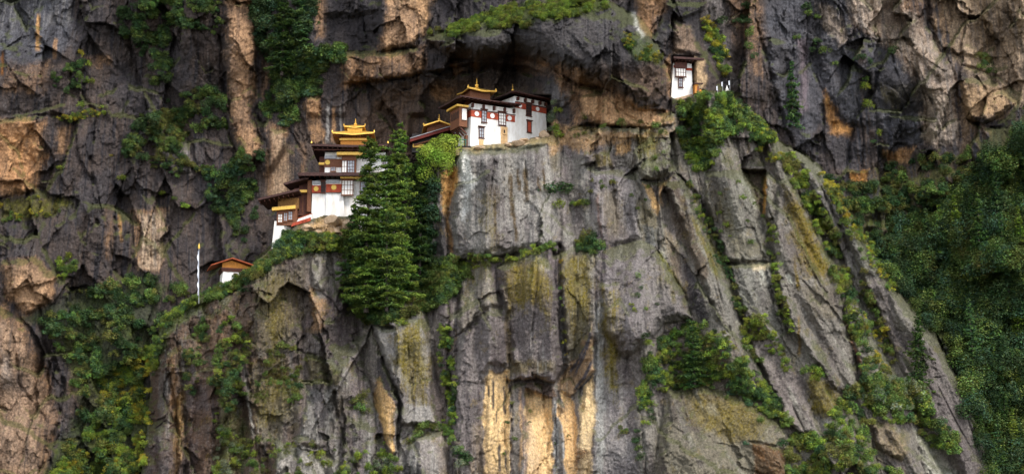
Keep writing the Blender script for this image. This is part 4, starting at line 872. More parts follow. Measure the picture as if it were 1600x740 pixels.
# ---- rows of shrubs rooted in joints and on ledges: every shrub an object
scount = 0
def shrubs(label, group, pts, n, r0, r1, tones, jit=3, name='shrub'):
    """pts: polyline in survey pixels; several plants that nothing tells apart share group and label"""
    global scount
    r = random.Random(hash(label) % 1000 if False else sum(map(ord, label)))
    L = [0]
    for i in range(len(pts) - 1): L.append(L[-1] + math.dist(pts[i], pts[i + 1]))
    for k in range(n):
        t = (k + .5 + r.uniform(-.35, .35)) / n * L[-1]
        i = max(j for j in range(len(L) - 1) if L[j] <= t) if len(pts) > 1 else 0
        if len(pts) > 1:
            u = (t - L[i]) / max(L[i + 1] - L[i], 1e-6); x = pts[i][0] + (pts[i + 1][0] - pts[i][0]) * u; y = pts[i][1] + (pts[i + 1][1] - pts[i][1]) * u
        else: x, y = pts[0]
        x += r.uniform(-jit, jit); y += r.uniform(-jit, jit)
        o = link(name, r.choice(BUSHME[r.choice(tones)]))
        s = r.uniform(r0, r1) * 1.6; v = p3(x, y)
        o.location = (v[0], v[1] - s * .1, v[2] - s * .4); o.scale = (s * r.uniform(.9, 1.25), s, s * r.uniform(.75, 1.15)); o.rotation_euler = (0, 0, r.uniform(0, 6.28))
        tag(o, label, 'shrub', group if n > 1 else None); scount += 1
SH = [
 ('green shrub rooted in the horizontal crack under the face below the white temple','shrubs along the crack under the pale face',[(722,420),(745,402),(790,405),(825,393),(865,385)],13,.35,.75,['green','bright','olive'],3),
 ('dark round bush in front of the pale rock just below the white temple','',[(872,290)],1,2.1,2.15,['dark'],0),
 ('low light green shrub directly under the dark round bush','',[(870,322)],1,.9,1.0,['bright'],0),
 ('shrub on the short ledge right of the pale face','shrubs on the short ledge by the pale face',[(893,318),(918,318)],5,.3,.6,['green','bright'],2),
 ('bush hanging at the top of the mossy column','bushes at the top of the mossy column',[(905,385),(920,370),(932,378),(926,398)],7,.5,.9,['dark','green','olive'],4),
 ('small shrub in the vertical joint left of the mossy column','shrubs in the joint left of the mossy column',[(877,400),(876,450),(880,500),(884,560)],9,.2,.42,['green','olive','yellow'],1.5),
 ('small shrub in the long joint left of the purple column','shrubs down the joint between the grey slabs',[(682,545),(692,575),(700,615),(708,640),(704,665)],12,.4,.8,['green','bright','blue'],4),
 ('shrub clump at the foot of the joint beside the orange rock','shrubs low beside the orange rock face',[(705,690),(720,700),(735,712),(718,730)],9,.5,.9,['dark','green','grey'],7),
 ('shrub on top of the small grey slab at the bottom','shrubs on top of the small grey slab',[(632,690),(650,680),(665,664),(685,668)],8,.45,.8,['green','olive','green'],3),
 ('bush lying on the head of the leaning slab','bushes on the head of the leaning slab',[(570,505),(590,492),(612,488),(628,492)],7,.5,.85,['olive','dark','grey'],3),
 ('flat bright moss cushion on the head of the leaning slab','',[(627,504)],1,.7,.75,['bright'],0),
 ('bush wedged in the dark cleft left of the leaning slab','bushes in the cleft left of the leaning slab',[(570,610),(562,630),(574,640)],5,.5,.85,['olive','green'],4),
 ('pale green shrub at the bottom between the slabs','shrubs at the bottom between the slabs',[(575,725),(590,740),(612,735),(600,715)],8,.5,.85,['grey','green','bright'],6),
 ('small shrub on the pale boulder at the lower left','shrubs on the pale boulder',[(440,705),(480,722),(505,712),(520,738)],6,.4,.75,['green','bright','olive'],5),
 ('tall leafy shrub in the middle of the left flank','leafy shrubs in the middle of the left flank',[(368,580),(358,600),(350,620),(342,628)],10,.5,.9,['green','dark','olive'],7),
 ('shrub on the lower left flank below the leafy clump','shrubs on the lower left flank',[(340,665),(350,690),(370,700),(378,720)],9,.4,.8,['green','grey','bright'],7),
 ('shrub near the top of the left flank','shrubs near the top of the left flank',[(365,500),(368,520),(360,545)],6,.4,.75,['green','bright'],5),
 ('shrub above the tan panels of the left flank','shrubs above the tan panels',[(310,540),(300,560),(296,600),(310,620)],9,.35,.75,['olive','dark','green'],6),
 ('shrub on the ledge below the terrace wall','shrubs on the ledge below the terrace',[(436,540),(452,538),(466,545)],5,.4,.7,['green','olive'],3),
 ('shrub in the mossy hollow of the left face','shrubs in the mossy hollow',[(445,575),(462,600),(470,615),(455,620)],8,.45,.85,['olive','green','dark'],7),
 ('shrub hanging in the long diagonal joint of the right slabs','shrubs in the long diagonal joint',[(1075,285),(1092,312),(1108,345),(1125,385),(1146,440),(1158,490)],12,.3,.65,['green','olive','dark'],3),
 ('bush below the diagonal joint beside the small dark pine','bushes at the end of the diagonal joint',[(1158,510),(1162,528),(1172,545),(1190,565)],7,.5,.85,['green','bright','olive'],3),
 ('shrub on the crest of the long smooth slab','shrubs on the crest of the long smooth slab',[(1180,490),(1195,515),(1210,535),(1225,560),(1232,570)],9,.35,.7,['green','bright','olive'],3),
 ('shrub in the joint left of the ochre slab','shrubs in the joint left of the ochre slab',[(1205,345),(1206,400),(1212,420),(1216,450),(1222,490),(1232,510)],12,.35,.75,['green','bright','olive'],4),
 ('bright bush alone in the middle of the right slabs','bright bushes in the middle of the right slabs',[(1255,580),(1270,575),(1285,585),(1272,592)],6,.55,.85,['bright','green'],3),
 ('bush under the bright bushes on the rusty ledge','bushes on the rusty ledge',[(1318,612),(1330,630),(1310,640)],4,.5,.8,['blue','green'],5),
 ('bush in the wide joint right of the ochre slab','bushes in the wide joint right of the ochre slab',[(1285,350),(1305,365),(1300,395),(1310,420),(1328,470),(1340,500),(1350,540),(1362,565),(1368,585)],22,.5,.95,['olive','green','dark','green'],6),
 ('bush in the narrow joint of the far right ridge','bushes in the narrow joint of the far right ridge',[(1312,340),(1330,370),(1345,400),(1352,440),(1375,500),(1390,545),(1395,575)],15,.35,.75,['olive','yellow','green'],4),
 ('yellowish tuft on the skyline of the right ridge','yellowish tufts on the right ridge line',[(1338,352),(1356,386),(1380,425),(1402,455)],10,.22,.5,['yellow','olive','bright'],2),
 ('small tuft on the grey face beside the white temple','tufts on the grey face right of the white temple',[(912,282),(930,288),(955,285),(962,282),(915,300)],6,.28,.6,['green','olive'],3),
 ('small shrub on the weathered block under the ridge bushes','shrubs on the weathered block',[(985,295),(990,310),(1000,325),(1028,235),(1045,240)],7,.25,.5,['green','olive'],4),
 ('small shrub dotted over the smooth purple rock','shrubs dotted over the smooth purple rock',[(992,425),(1003,440),(985,485),(1000,488),(1026,472),(1030,480)],7,.3,.55,['green','bright','dark'],3),
 ('shrub in the hollow left of the small dark pine shelf','shrubs in the hollow left of the shelf',[(1008,520),(1012,545),(1010,590),(1018,660),(1000,670),(995,690),(1005,720)],16,.4,.85,['green','dark','bright'],5),
 ('lone green shrub on the smooth face at the bottom','lone shrubs at the bottom of the smooth face',[(970,665),(978,672)],3,.4,.65,['green','olive'],3),
 ('withered brown bush on the streaked orange wall','',[(908,712)],1,.95,1.0,['brown'],0),
 ('small shrub on the orange rock wall','shrubs on the orange rock wall',[(793,680),(797,600),(800,630),(905,690),(765,710),(862,635)],8,.2,.5,['green','olive','dark'],3),
 ('shrub on the bottom right boulder','shrubs on the brown bottom boulder',[(1140,600),(1150,620),(1090,590),(1195,650),(1160,700)],7,.35,.65,['green','blue'],4),
 ('small shrub on the edge of the ochre slab niche','shrubs around the square niche',[(1201,345),(1199,350),(1154,278),(1170,360),(1176,385)],6,.3,.6,['bright','green'],2),
 ('small tuft on the slab beside the diagonal joint','tufts on the slabs beside the diagonal joint',[(1126,295),(1118,320),(1132,348),(1142,370),(1090,335),(1092,345)],7,.25,.5,['bright','olive','green'],2),
 ('bright tuft on the dark wall at the left','bright tufts on the dark wall',[(148,272),(156,290),(188,282),(116,55),(145,65),(105,270),(80,240)],7,.3,.65,['bright','yellow'],2),
 ('bright bush on the dark wall above the prayer flag','bright bushes above the prayer flag',[(290,322),(300,330),(256,298),(262,296)],5,.35,.7,['bright','green'],3),
 ('bush beside the brown hut','bushes beside the brown hut',[(338,432),(375,440),(382,452),(362,450)],5,.5,.9,['olive','green','dark'],2),
 ('bush on the streaked blue wall at the top','bushes high on the streaked blue wall',[(1262,20),(1280,35),(1250,10),(1300,95),(1306,105),(1240,55)],8,.5,.95,['dark','green'],5),
 ('bush growing on the streaked wall above the ridge','bushes on the streaked wall above the ridge',[(1345,215),(1360,225),(1372,215),(1340,80),(1345,100),(1400,75)],8,.45,.85,['green','dark','bright'],4),
 ('bush on the pale tan wall at the upper right','bushes on the pale tan wall',[(1530,80),(1545,90),(1535,105),(1550,110)],6,.5,1.0,['olive','green','dark'],5),
 ('bush on the dark rock at the top right of the small tower','bushes above the small tower',[(1115,45),(1150,25),(1170,40),(1160,10),(1185,90),(1170,60)],8,.5,.9,['green','dark'],6),
 ('bush on the rock right of the white temple','bushes right of the white temple',[(866,155),(872,170),(862,190),(868,205),(880,215)],7,.5,.9,['bright','grey','green'],3),
 ('tuft on the brown rocks right of the white temple','tufts on the brown rocks',[(915,180),(900,220),(925,200),(1005,190),(1025,200),(1052,205)],8,.35,.7,['olive','green'],4),
 ('bush under the streaked blue wall','bushes under the streaked blue wall',[(1330,300),(1350,290),(1365,310),(1375,330),(1400,280),(1420,300)],10,.6,1.1,['green','dark','olive'],8),
]
for a in SH: shrubs(*a)

# ---- trees
def tube(P0, P1, r0, r1, k=6):
    P0 = np.array(P0, float); P1 = np.array(P1, float); d_ = P1 - P0; L = np.linalg.norm(d_) + 1e-9; d_ /= L
    a = np.cross(d_, [0.3, .9, .2]); a /= np.linalg.norm(a); b = np.cross(d_, a)
    an = np.arange(k) * 2 * math.pi / k
    ring = np.cos(an)[:, None] * a + np.sin(an)[:, None] * b
    V = np.concatenate([P0 + ring * r0, P1 + ring * r1])
    F = np.array([[i, (i + 1) % k, k + (i + 1) % k, k + i] for i in range(k)])
    return V, F
def merge(parts):
    VV = []; FF = []; o = 0
    for V, F in parts: VV.append(V); FF.append(F + o); o += len(V)
    return np.concatenate(VV), np.concatenate(FF)
def conifer_meshes(H, rad, seed, tone='green', dens=1.0, droop=.15, sharp=1.0, bare=.06, bend=.3, ncard=1.0):
    """tapered trunk with limbs + sprays of needles in uneven layered boughs"""
    r = np.random.default_rng(seed); wood = []
    segs = 10; pts = [np.array([bend * math.sin(i / segs * 2.2 + seed) * i / segs, bend * math.cos(i / segs * 1.7 + seed) * i / segs, H * i / segs]) for i in range(segs + 1)]
    rt = H * .014 + .05
    for i in range(segs): wood.append(tube(pts[i], pts[i + 1], rt * (1 - i / segs * .93), rt * (1 - (i + 1) / segs * .93), 7))
    P = []; Nn = []; T = []; LN = []; base = np.array(TONES[tone])
    z = H * bare; lob = r.uniform(.45, 1.2, 12)
    while z < H * .985:
        f = z / H; nb = r.integers(5, 8)
        c = pts[min(int(f * segs), segs - 1)] * (1 - (f * segs) % 1) + pts[min(int(f * segs) + 1, segs)] * ((f * segs) % 1)
        R_ = rad * (1 - f) ** sharp * (1 if f > .12 else .75) * r.uniform(.6, 1.12)
        a0 = r.uniform(0, 6.28)
        for k in range(nb):
            a = a0 + k * 6.28 / nb + r.normal(0, .25); Lb = max(R_ * r.uniform(.75, 1.15) * lob[int((a % 6.2832) / .5236) % 12] * (1 if r.uniform() > .25 else .45), .25)
            dirh = np.array([math.cos(a), math.sin(a), 0]); up = .22 * (f) + .08 - droop * (1 - f)
            tip = c + dirh * Lb + np.array([0, 0, (up + r.normal(0, .14)) * Lb])
            if Lb > .6: wood.append(tube(c, tip, .02 + .012 * Lb, .01, 3))
            m = max(int(Lb * 34 * dens), 6); t = r.uniform(.12, 1, m) ** .75; side = r.normal(0, 1, m) * .22 * Lb * np.sin(np.clip(t, 0, 1) * 2.6 + .3)
            perp = np.array([-dirh[1], dirh[0], 0])
            q = c + (tip - c) * t[:, None] + perp * side[:, None] + np.array([0, 0, 1]) * (r.normal(0, .07, m) * (1 + Lb * .12) - np.abs(side) * .22 - .10 * Lb * t ** 2 + .05)[:, None]
            P.append(q); Nn.append(np.tile([0, 0, 1.0], (m, 1)) + r.normal(0, .25, (m, 3)))
            tt = base * r.uniform(.65, 1.25) * (r.uniform(.65, 1.35, (m, 1))); tipm = (t > .72)[:, None]
            tt = np.where(tipm, tt * np.array([1.65, 1.42, .9]), tt); T.append(tt); LN.append(np.full(m, .26 * ncard))
        z += H * r.uniform(.014, .042) * (1.0 if H > 12 else 1.8)
    P = np.concatenate(P); Nn = np.concatenate(Nn); T = np.concatenate(T); LN = np.concatenate(LN) * r.uniform(.6, 1.35, len(P))
    V, F, T = leaf_quads(P, Nn, LN, LN * .36, T, r)
    wv, wf = merge(wood)
    return mesh_np('trunk', wv, wf, BARK), mesh_np('crown', V, F, LEAF, T)
def broadleaf_meshes(H, rad, seed, tone, n=2200, leaf=.16):
    r = np.random.default_rng(seed); wood = [tube((0, 0, 0), (.1, 0, H * .45), .16, .10, 7)]; L = 11
    cx = []
    for i in range(L):
        a = r.uniform(0, 6.28); rr = rad * r.uniform(.2, .75); zz = H * r.uniform(.28, .9); p = np.array([math.cos(a) * rr, math.sin(a) * rr, zz]); cx.append(p); wood.append(tube((.1, 0, H * .4), p, .07, .02, 4))
    cx = np.array(cx); k = r.integers(0, L, n); dv = r.normal(0, 1, (n, 3)); dv[:, 2] += .3; dv /= np.linalg.norm(dv, axis=1, keepdims=True)
    P = cx[k] + dv * (rad * r.uniform(.28, .5, L)[k][:, None]) * (1 - r.uniform(0, 1, (n, 1)) ** 2 * .5)
    T = np.array(TONES[tone]) * r.uniform(.75, 1.3, L)[k][:, None] * r.uniform(.65, 1.5, (n, 1))
    V, F, T = leaf_quads(P, dv + [0, 0, .8], leaf * r.uniform(.6, 1.3, n), leaf * .55, T, r)
    wv, wf = merge(wood); return mesh_np('trunk', wv, wf, BARK), mesh_np('crown', V, F, LEAF, T)
def tree(name, label, cat, x, y, Y, meshes, group=None, rz=0, s=1):
    p = at(x, y, Y) if Y is not None else Vector([float(q) for q in p3(x, y)])
    o = empty(name, p, rz, label, cat, group); o.scale = (s, s, s)
    link('trunk', meshes[0], o); link('crown', meshes[1], o); return o
def Hm(y0, y1, Y): return (at(800, y1, Y) - at(800, y0, Y)).z
TR = [
 ('pine_tree','tallest of the pines before the lower temple, rising highest against the cave','pine',620,484,0.5,186,5.4,'pine',1.5,.12,.5,11),
 ('pine_tree','broad pine hiding the right half of the golden roofed temple','pine',572,488,-1.5,214,5.6,'pine',1.5,.14,.42,12),
 ('pine_tree','slimmer pine just right of the tallest one','pine',654,476,3.5,236,3.8,'dark',1.2,.1,.5,13),
 ('pine_tree','pine with a rounded bushy top between the broad and the tallest pine','pine',600,486,-1.0,238,5.0,'pine',1.4,.16,.4,25),
 ('pine_tree','short dark pine at the left foot of the group before the temple','pine',553,470,1.0,318,3.6,'dark',1.0,.1,.6,14),
 ('pine_tree','layered pine with bright yellow green bough tips at the foot of the group','pine',604,486,-3.5,306,5.2,'pine',.9,.24,.5,15),
 ('pine_tree','small dark pine standing alone on the middle shelf','pine',1086,606,-9.5,498,2.7,'dark',1.6,.12,.55,16),
 ('pine_tree','dark pine against the streaked blue wall behind the ridge','pine',1240,200,13,94,2.6,'blue',1.0,.1,.75,17),
 ('pine_tree','thin loose pine leaning over the right edge of the buttress','pine',1438,615,-3,486,2.9,'dark',.55,.1,.6,18),
 ('pine_tree','yellowish young pine standing in the wooded slope','pine',1508,655,6,538,3.1,'bright',.8,.1,.8,19),
 ('pine_tree','big dark pine at the top left of the picture','pine',440,118,14,-30,4.2,'dark',1.0,.1,.6,20),
 ('pine_tree','dark pine at the top between the two tan pillars','pine',475,90,15,-40,3.6,'blue',1.0,.1,.6,21),
]
for (nm, lb, ct, x, y0, Y, y1, rad, tone, dn, dr, shp, sd_) in TR:
    H = Hm(y0, y1, Y); tree(nm, lb, ct, x, y0, Y, conifer_meshes(H, rad, sd_, tone, dn, dr, shp, bare=.04 if H < 14 else .05))
tree('leafy_tree', 'bright green leafy tree before the small golden roof', 'tree', 684, 296, 1.0, broadleaf_meshes(Hm(296, 212, 1.0), 3.7, 31, 'bright', 6500, .15))
fm = [conifer_meshes(9.0, 2.0, 40 + i, t, .8, .1, .8) for i, t in enumerate(('dark', 'blue', 'green'))]
rr_ = random.Random(5)
for i, (x, y) in enumerate([(1560,520),(1578,470),(1592,540),(1540,610),(1565,640),(1590,625),(1530,690),(1560,730),(1585,700),(1548,440),(1480,470),(1600,440),(1575,590),(1520,560),(1595,380),(1500,420),(1450,420),(1470,400),(1530,400),(1560,350),(1590,330),(1575,280),(1540,320),(1515,480),(1545,560),(1595,720),(1585,760),(1570,690),(1598,660),(1555,590),(1600,500),(1570,420),(1495,380),(1520,340)]):
    tree('hillside_pine', 'dark pine scattered in the woods of the right mountainside', 'pine', x, y, None, fm[i % 3], 'pines in the wooded mountainside', rr_.uniform(0, 6), rr_.uniform(.55, 1.15))

# ================================================================== buildings
def mat(name, c, rough=.8, metal=0.0, var=.15, scale=3.0, bump=0.0, c2=None, stretch=(1,1,1), spec=.3):
    m = bpy.data.materials.new(name); m.use_nodes = True; nt = m.node_tree; N = nt.nodes; L = nt.links
    b = N['Principled BSDF']; b.inputs['Roughness'].default_value = rough; b.inputs['Metallic'].default_value = metal; b.inputs['Specular IOR Level'].default_value = spec
    g = N.new('ShaderNodeTexCoord'); mp = N.new('ShaderNodeMapping'); mp.inputs['Scale'].default_value = stretch; L.new(g.outputs['Object'], mp.inputs[0])
    n = N.new('ShaderNodeTexNoise'); n.inputs['Scale'].default_value = scale; n.inputs['Detail'].default_value = 6; n.inputs['Roughness'].default_value = .65; L.new(mp.outputs[0], n.inputs[0])
    r = N.new('ShaderNodeValToRGB'); c2 = c2 or tuple(max(v * (1 - var * 2), 0) for v in c); hi = tuple(min(v * (1 + var), 1) for v in c)
    r.color_ramp.elements[0].position = .3; r.color_ramp.elements[0].color = (*c2, 1); r.color_ramp.elements[1].position = .62; r.color_ramp.elements[1].color = (*hi, 1)
    L.new(n.outputs[0], r.inputs[0]); L.new(r.outputs[0], b.inputs['Base Color'])
    if bump:
        bp = N.new('ShaderNodeBump'); bp.inputs['Strength'].default_value = bump; bp.inputs['Distance'].default_value = .05; L.new(n.outputs[0], bp.inputs['Height']); L.new(bp.outputs[0], b.inputs['Normal'])
    return m
WHT = mat('whitewash', (.87,.85,.82), .85, 0, .03, 1.5, .5, c2=(.66,.60,.53), stretch=(1,1,.3)); REDB = mat('red_ochre_band', (.36,.060,.028), .8, 0, .2, 2)
WOOD = mat('dark_timber', (.085,.028,.018), .7, 0, .25, 4, .3); WOODM = mat('carved_timber', (.17,.065,.030), .7, 0, .3, 9, .5); OCH = mat('gilded_beam', (.72,.43,.08), .45, .15, .15, 5)
ROOFM = mat('weathered_roof', (.060,.028,.024), .8, 0, .3, 3, .3); GOLD = mat('gilt_copper', (.85,.50,.10), .38, .55, .15, 4); GLS = mat('window_glass', (.30,.32,.35), .2, 0, .3, 3, spec=.6)
DKG = mat('dark_opening', (.015,.012,.012), .6, 0, .1, 3); STN = mat('tan_rubble', (.40,.29,.19), .9, 0, .25, 2.2, .8, c2=(.30,.20,.12)); GRYP = mat('grey_plaster', (.42,.42,.44), .85, 0, .12, 2)
ORP = mat('orange_boards', (.55,.22,.04), .75, 0, .2, 5, .3); ROFR = mat('red_roof_edge', (.30,.065,.022), .75, 0, .2, 5); TEAL = mat('green_paint', (.02,.16,.13), .6, 0, .1, 4); CLO = mat('white_cloth', (.70,.72,.78), .85, 0, .1, 3)
BAR = mat('bare_plaster', (.62,.42,.22), .9, 0, .2, 1.6, .5, c2=(.45,.26,.12)); YEL = mat('yellow_disc', (.80,.52,.10), .6, 0, .08, 4)
class MB:
    def __init__(s): s.v = []; s.f = []
    def add(s, V, F):
        o = len(s.v); s.v += [tuple(p) for p in V]; s.f += [tuple(i + o for i in f) for f in F]; return s
    def box(s, x0, x1, y0, y1, z0, z1, bx=0, by=0):
        """bx/by: batter, how much the top is drawn in on each side"""
        V = [(x0,y0,z0),(x1,y0,z0),(x1,y1,z0),(x0,y1,z0),(x0+bx,y0+by,z1),(x1-bx,y0+by,z1),(x1-bx,y1-by,z1),(x0+bx,y1-by,z1)]
        return s.add(V, [(3,2,1,0),(4,5,6,7),(0,1,5,4),(1,2,6,5),(2,3,7,6),(3,0,4,7)])
    def hexa(s, B, T):
        """bottom four and top four points, counter-clockwise from above"""
        return s.add(list(B) + list(T), [(3,2,1,0),(4,5,6,7),(0,1,5,4),(1,2,6,5),(2,3,7,6),(3,0,4,7)])
    def slabroof(s, x0, x1, y0, y1, z, rise, th=.22, ix=None, iy=None, up=0.0):
        """hipped roof: eave rectangle at z, top rectangle drawn in by ix, iy and raised; corners turned up"""
        ix = (x1 - x0) / 2 - .05 if ix is None else ix; iy = (y1 - y0) / 2 - .05 if iy is None else iy
        xm, ym = (x0 + x1) / 2, (y0 + y1) / 2
        ring = [(x0,y0,z+up),(xm,y0,z),(x1,y0,z+up),(x1,ym,z),(x1,y1,z+up),(xm,y1,z),(x0,y1,z+up),(x0,ym,z)]
        top = [(x0+ix,y0+iy,z+rise),(xm,y0+iy,z+rise),(x1-ix,y0+iy,z+rise),(x1-ix,ym,z+rise),(x1-ix,y1-iy,z+rise),(xm,y1-iy,z+rise),(x0+ix,y1-iy,z+rise),(x0+ix,ym,z+rise)]
        lo = [(p[0],p[1],p[2]-th) for p in ring]; lt = [(p[0],p[1],p[2]-th) for p in top]
        V = ring + top + lo + lt; F = []
        for i in range(8):
            j = (i + 1) % 8
            F += [(i,j,8+j,8+i),(16+j,16+i,24+i,24+j),(16+i,16+j,j,i)]
        F += [tuple(range(8,16)), tuple(range(31,23,-1))]
        return s.add(V, F)
    def disc(s, x, y, z, r, t=.04, n=16):
        V = [(x + r*math.cos(a), y, z + r*math.sin(a)) for a in [6.28318*i/n for i in range(n)]]; W = [(p[0], y - t, p[2]) for p in V]
        return s.add(V + W, [tuple(range(n,2*n))] + [((i+1)%n, i, n+i, n+(i+1)%n) for i in range(n)])
    def lathe(s, prof, x=0, y=0, n=10):
        V = []; 
        for r, z in prof: V += [(x + r*math.cos(6.28318*i/n), y + r*math.sin(6.28318*i/n), z) for i in range(n)]
        F = []
        for k in range(len(prof)-1): F += [(k*n+i, k*n+(i+1)%n, (k+1)*n+(i+1)%n, (k+1)*n+i) for i in range(n)]
        return s.add(V, F + [tuple(range(n-1,-1,-1)), tuple(range((len(prof)-1)*n, len(prof)*n))])
    def bar(s, a, b, w=.1, h=.1):
        a = Vector(a); b = Vector(b); d_ = (b-a).normalized(); u = d_.cross(Vector((0,0,1))); u = u.normalized() if u.length > 1e-3 else Vector((1,0,0)); v = u.cross(d_)
        c = [a-u*w/2-v*h/2, a+u*w/2-v*h/2, a+u*w/2+v*h/2, a-u*w/2+v*h/2]; e = [p+(b-a) for p in c]
        return s.add(c+e, [(3,2,1,0),(4,5,6,7),(0,1,5,4),(1,2,6,5),(2,3,7,6),(3,0,4,7)])
    def build(s, name, m, parent=None, M=None, bev=0):
        me = bpy.data.meshes.new(name); V = [Vector(p) for p in s.v]
        if M is not None: V = [M @ p for p in V]
        me.from_pydata([tuple(p) for p in V], [], s.f); me.materials.append(m); me.update()
        o = link(name, me, parent)
        if bev:
            b = o.modifiers.new('bevel', 'BEVEL'); b.width = bev; b.segments = 1; b.limit_method = 'ANGLE'
        return o
def window(root, x, z, w, h, y=0, M=None, nx=2, nz=3, lintel=True, m=WOOD, glass=GLS, shut=None, pitch=.05):
    """timber window: frame with sill, stepped lintel and glazing bars, pane behind; centre x, bottom z"""
    f = MB(); t = .11
    f.box(x-w/2, x-w/2+t, y-.10, y+.05, z, z+h).box(x+w/2-t, x+w/2, y-.10, y+.05, z, z+h).box(x-w/2+t, x+w/2-t, y-.10, y+.05, z, z+t).box(x-w/2+t, x+w/2-t, y-.10, y+.05, z+h-t, z+h)
    f.box(x-w/2-.08, x+w/2+.08, y-.17, y+.04, z-.10, z-.002)
    if lintel:
        f.box(x-w/2-.06, x+w/2+.06, y-.18, y+.04, z+h+.002, z+h+.10).box(x-w/2-.16, x+w/2+.16, y-.27, y+.04, z+h+.102, z+h+.20)
    for i in range(1, nx): xx = x - w/2 + w*i/nx; f.box(xx-.035, xx+.035, y-.08, y+.02, z+t+.002, z+h-t-.002)
    for k in range(1, nz): zz = z + h*k/nz; f.box(x-w/2+t+.002, x+w/2-t-.002, y-.072, y+.012, zz-.03, zz+.03)
    o = f.build('window', m, root, M)
    MB().box(x-w/2+.03, x+w/2-.03, y-.03, y+.03, z+.03, z+h-.03).build('pane' if not shut else 'shutter', shut or glass, o, M)
    return o
def spire(root, x, y, z, h, M=None, r=.28, m=None):
    p = [(r,0),(r*1.1,.06),(r*.55,.12),(r*.9,.22),(r*.95,.32),(r*.4,.42),(r*.3,.52),(r*.5,.58),(r*.25,.66),(r*.16,.8),(r*.28,.85),(r*.08,.93),(.01,1.0)]
    return MB().lathe([(a, z + b*h) for a, b in p], x, y).build('spire', m or GOLD, root, M)

# ---- white temple on the face (front block, taller right block, timber balcony on its left side)
P0 = at(735, 231, 3.0); A1 = R(27); A2 = R(36); L1 = 8.15; L2 = 6.7
wt = empty('temple', P0, 0, 'largest white temple, white discs on red bands, perched above the pale face', 'temple')
M1 = Matrix.Rotation(A1, 4, 'Z'); M2 = Matrix.Translation(M1 @ Vector((L1-.02, 0, 0))) @ Matrix.Rotation(A2, 4, 'Z')
MB().hexa([(-.2,-.1,-3),(L1,-.1,-3),(L1,6,-3),(-.2,4.6,-3)], [(.28,.22,7.55),(L1,.22,7.55),(L1,6,7.55),(.28,4.4,7.55)]).build('wall', WHT, wt, M1, .05)
MB().hexa([(0,.0,-3),(L2+.15,.0,-3),(L2+.15,5.5,-3),(0,5.5,-3)], [(0,.24,9.75),(L2-.45,.24,9.75),(L2-.45,5.5,9.75),(0,5.5,9.75)]).build('wall', WHT, wt, M2, .05)
for a_, c_ in ((.17,2.0),(2.9,5.0),(6.42,L1-.1)): MB().box(a_, c_, .06, .3, 5.25, 6.32).build('red_band', REDB, wt, M1)
MB().box(.13,.19,.06,4.3,5.25,6.32).build('red_band', REDB, wt, M1)
MB().box(.10, L1, .02, .3, 6.40, 6.52).box(.10,.2,.1,4.3,6.40,6.52).build('cornice', WOOD, wt, M1)
for x in (1.15,3.95,7.05): MB().disc(x, .07, 5.8, .40, .05).build('white_disc', WHT, wt, M1)
for x in (.35,2.3,4.2,6.1,7.8): MB().box(x-.13, x+.13, -.35, .3, 6.75, 7.4).build('beam_end', WOOD, wt, M1)
for a_, c_ in ((.02,2.1),(3.3,L2-.38)): MB().box(a_, c_, .06, .3, 7.75, 8.65).build('red_band', REDB, wt, M2)
MB().box(.02, L2-.36, .0, .3, 8.72, 8.82).build('cornice', WOOD, wt, M2)
for x in (.95, 4.5): MB().disc(x, .07, 8.22, .36, .05).build('white_disc', WHT, wt, M2)
for x in (.4,1.9,3.4,4.9,6.1): MB().box(x-.13, x+.13, -.35, .3, 9.0, 9.55).build('beam_end', WOOD, wt, M2)
window(wt, 2.45, 4.5, .95, 2.05, .05, M1, 2, 4); window(wt, 5.7, 4.4, 1.35, 2.15, .05, M1, 3, 4, glass=WHT); window(wt, 1.95, 1.85, .95, 1.75, -.02, M1, 2, 3)
MB().box(5.45,6.65,-.04,.2,1.3,4.22).build('bare_patch', BAR, wt, M1); MB().box(1.55,2.3,-.09,.1,-.6,1.62).build('bare_patch', BAR, wt, M1); window(wt, 6.0, 3.0, .5, .8, -.07, M1, 1, 1, False, m=BAR, glass=DKG)
window(wt, 2.7, 6.75, 1.1, 2.05, .08, M2, 2, 4, glass=DKG); window(wt, 2.75, 3.95, .9, 1.9, .03, M2, 1, 1, m=WOOD, shut=REDB)
MB().slabroof(-2.5, L1+.4, -1.35, 7.0, 7.95, 1.15, .17, 4.2, 3.6, .12).build('roof', ROOFM, wt, M1)
b = MB(); [b.bar((x,-1.5,7.72),(x,.5,7.95),.12,.14) for x in np.arange(-2.4, L1+.2, .75)]; b.build('rafters', WOOD, wt, M1)
MB().slabroof(-1.4, L2+1.2, -1.3, 6.6, 10.0, 1.1, .17, 3.6, 3.6, .1).build('roof', ROOFM, wt, M2)
b = MB(); [b.bar((x,-1.4,9.82),(x,.5,10.05),.12,.14) for x in np.arange(-1.2, L2+1.2, .75)]; b.build('rafters', WOOD, wt, M2)
t_ = MB().box(1.0, 4.6, 2.2, 4.8, 8.0, 10.6).build('lantern', WOODM, wt, M1)
lr = MB().slabroof(.2, 5.2, 1.3, 5.6, 10.15, 1.0, .16, 1.9, 1.9, .25).build('gilded_roof', GOLD, wt, M1)
b = MB(); b.bar((.2,1.3,10.4),(2.7,1.25,10.15),.2,.2).bar((2.7,1.25,10.15),(5.2,1.3,10.4),.2,.2); b.lathe([(.16,10.3),(.2,10.5),(.12,10.75),(.03,10.9)],.2,1.3,8).lathe([(.16,10.3),(.2,10.5),(.12,10.75),(.03,10.9)],5.2,1.3,8); b.build('ridge_ornament', GOLD, lr, M1)
spire(wt, 2.7, 3.3, 11.1, 1.75, M1, .34); spire(wt, 1.6, 3.0, 11.2, 1.5, M2, .22)
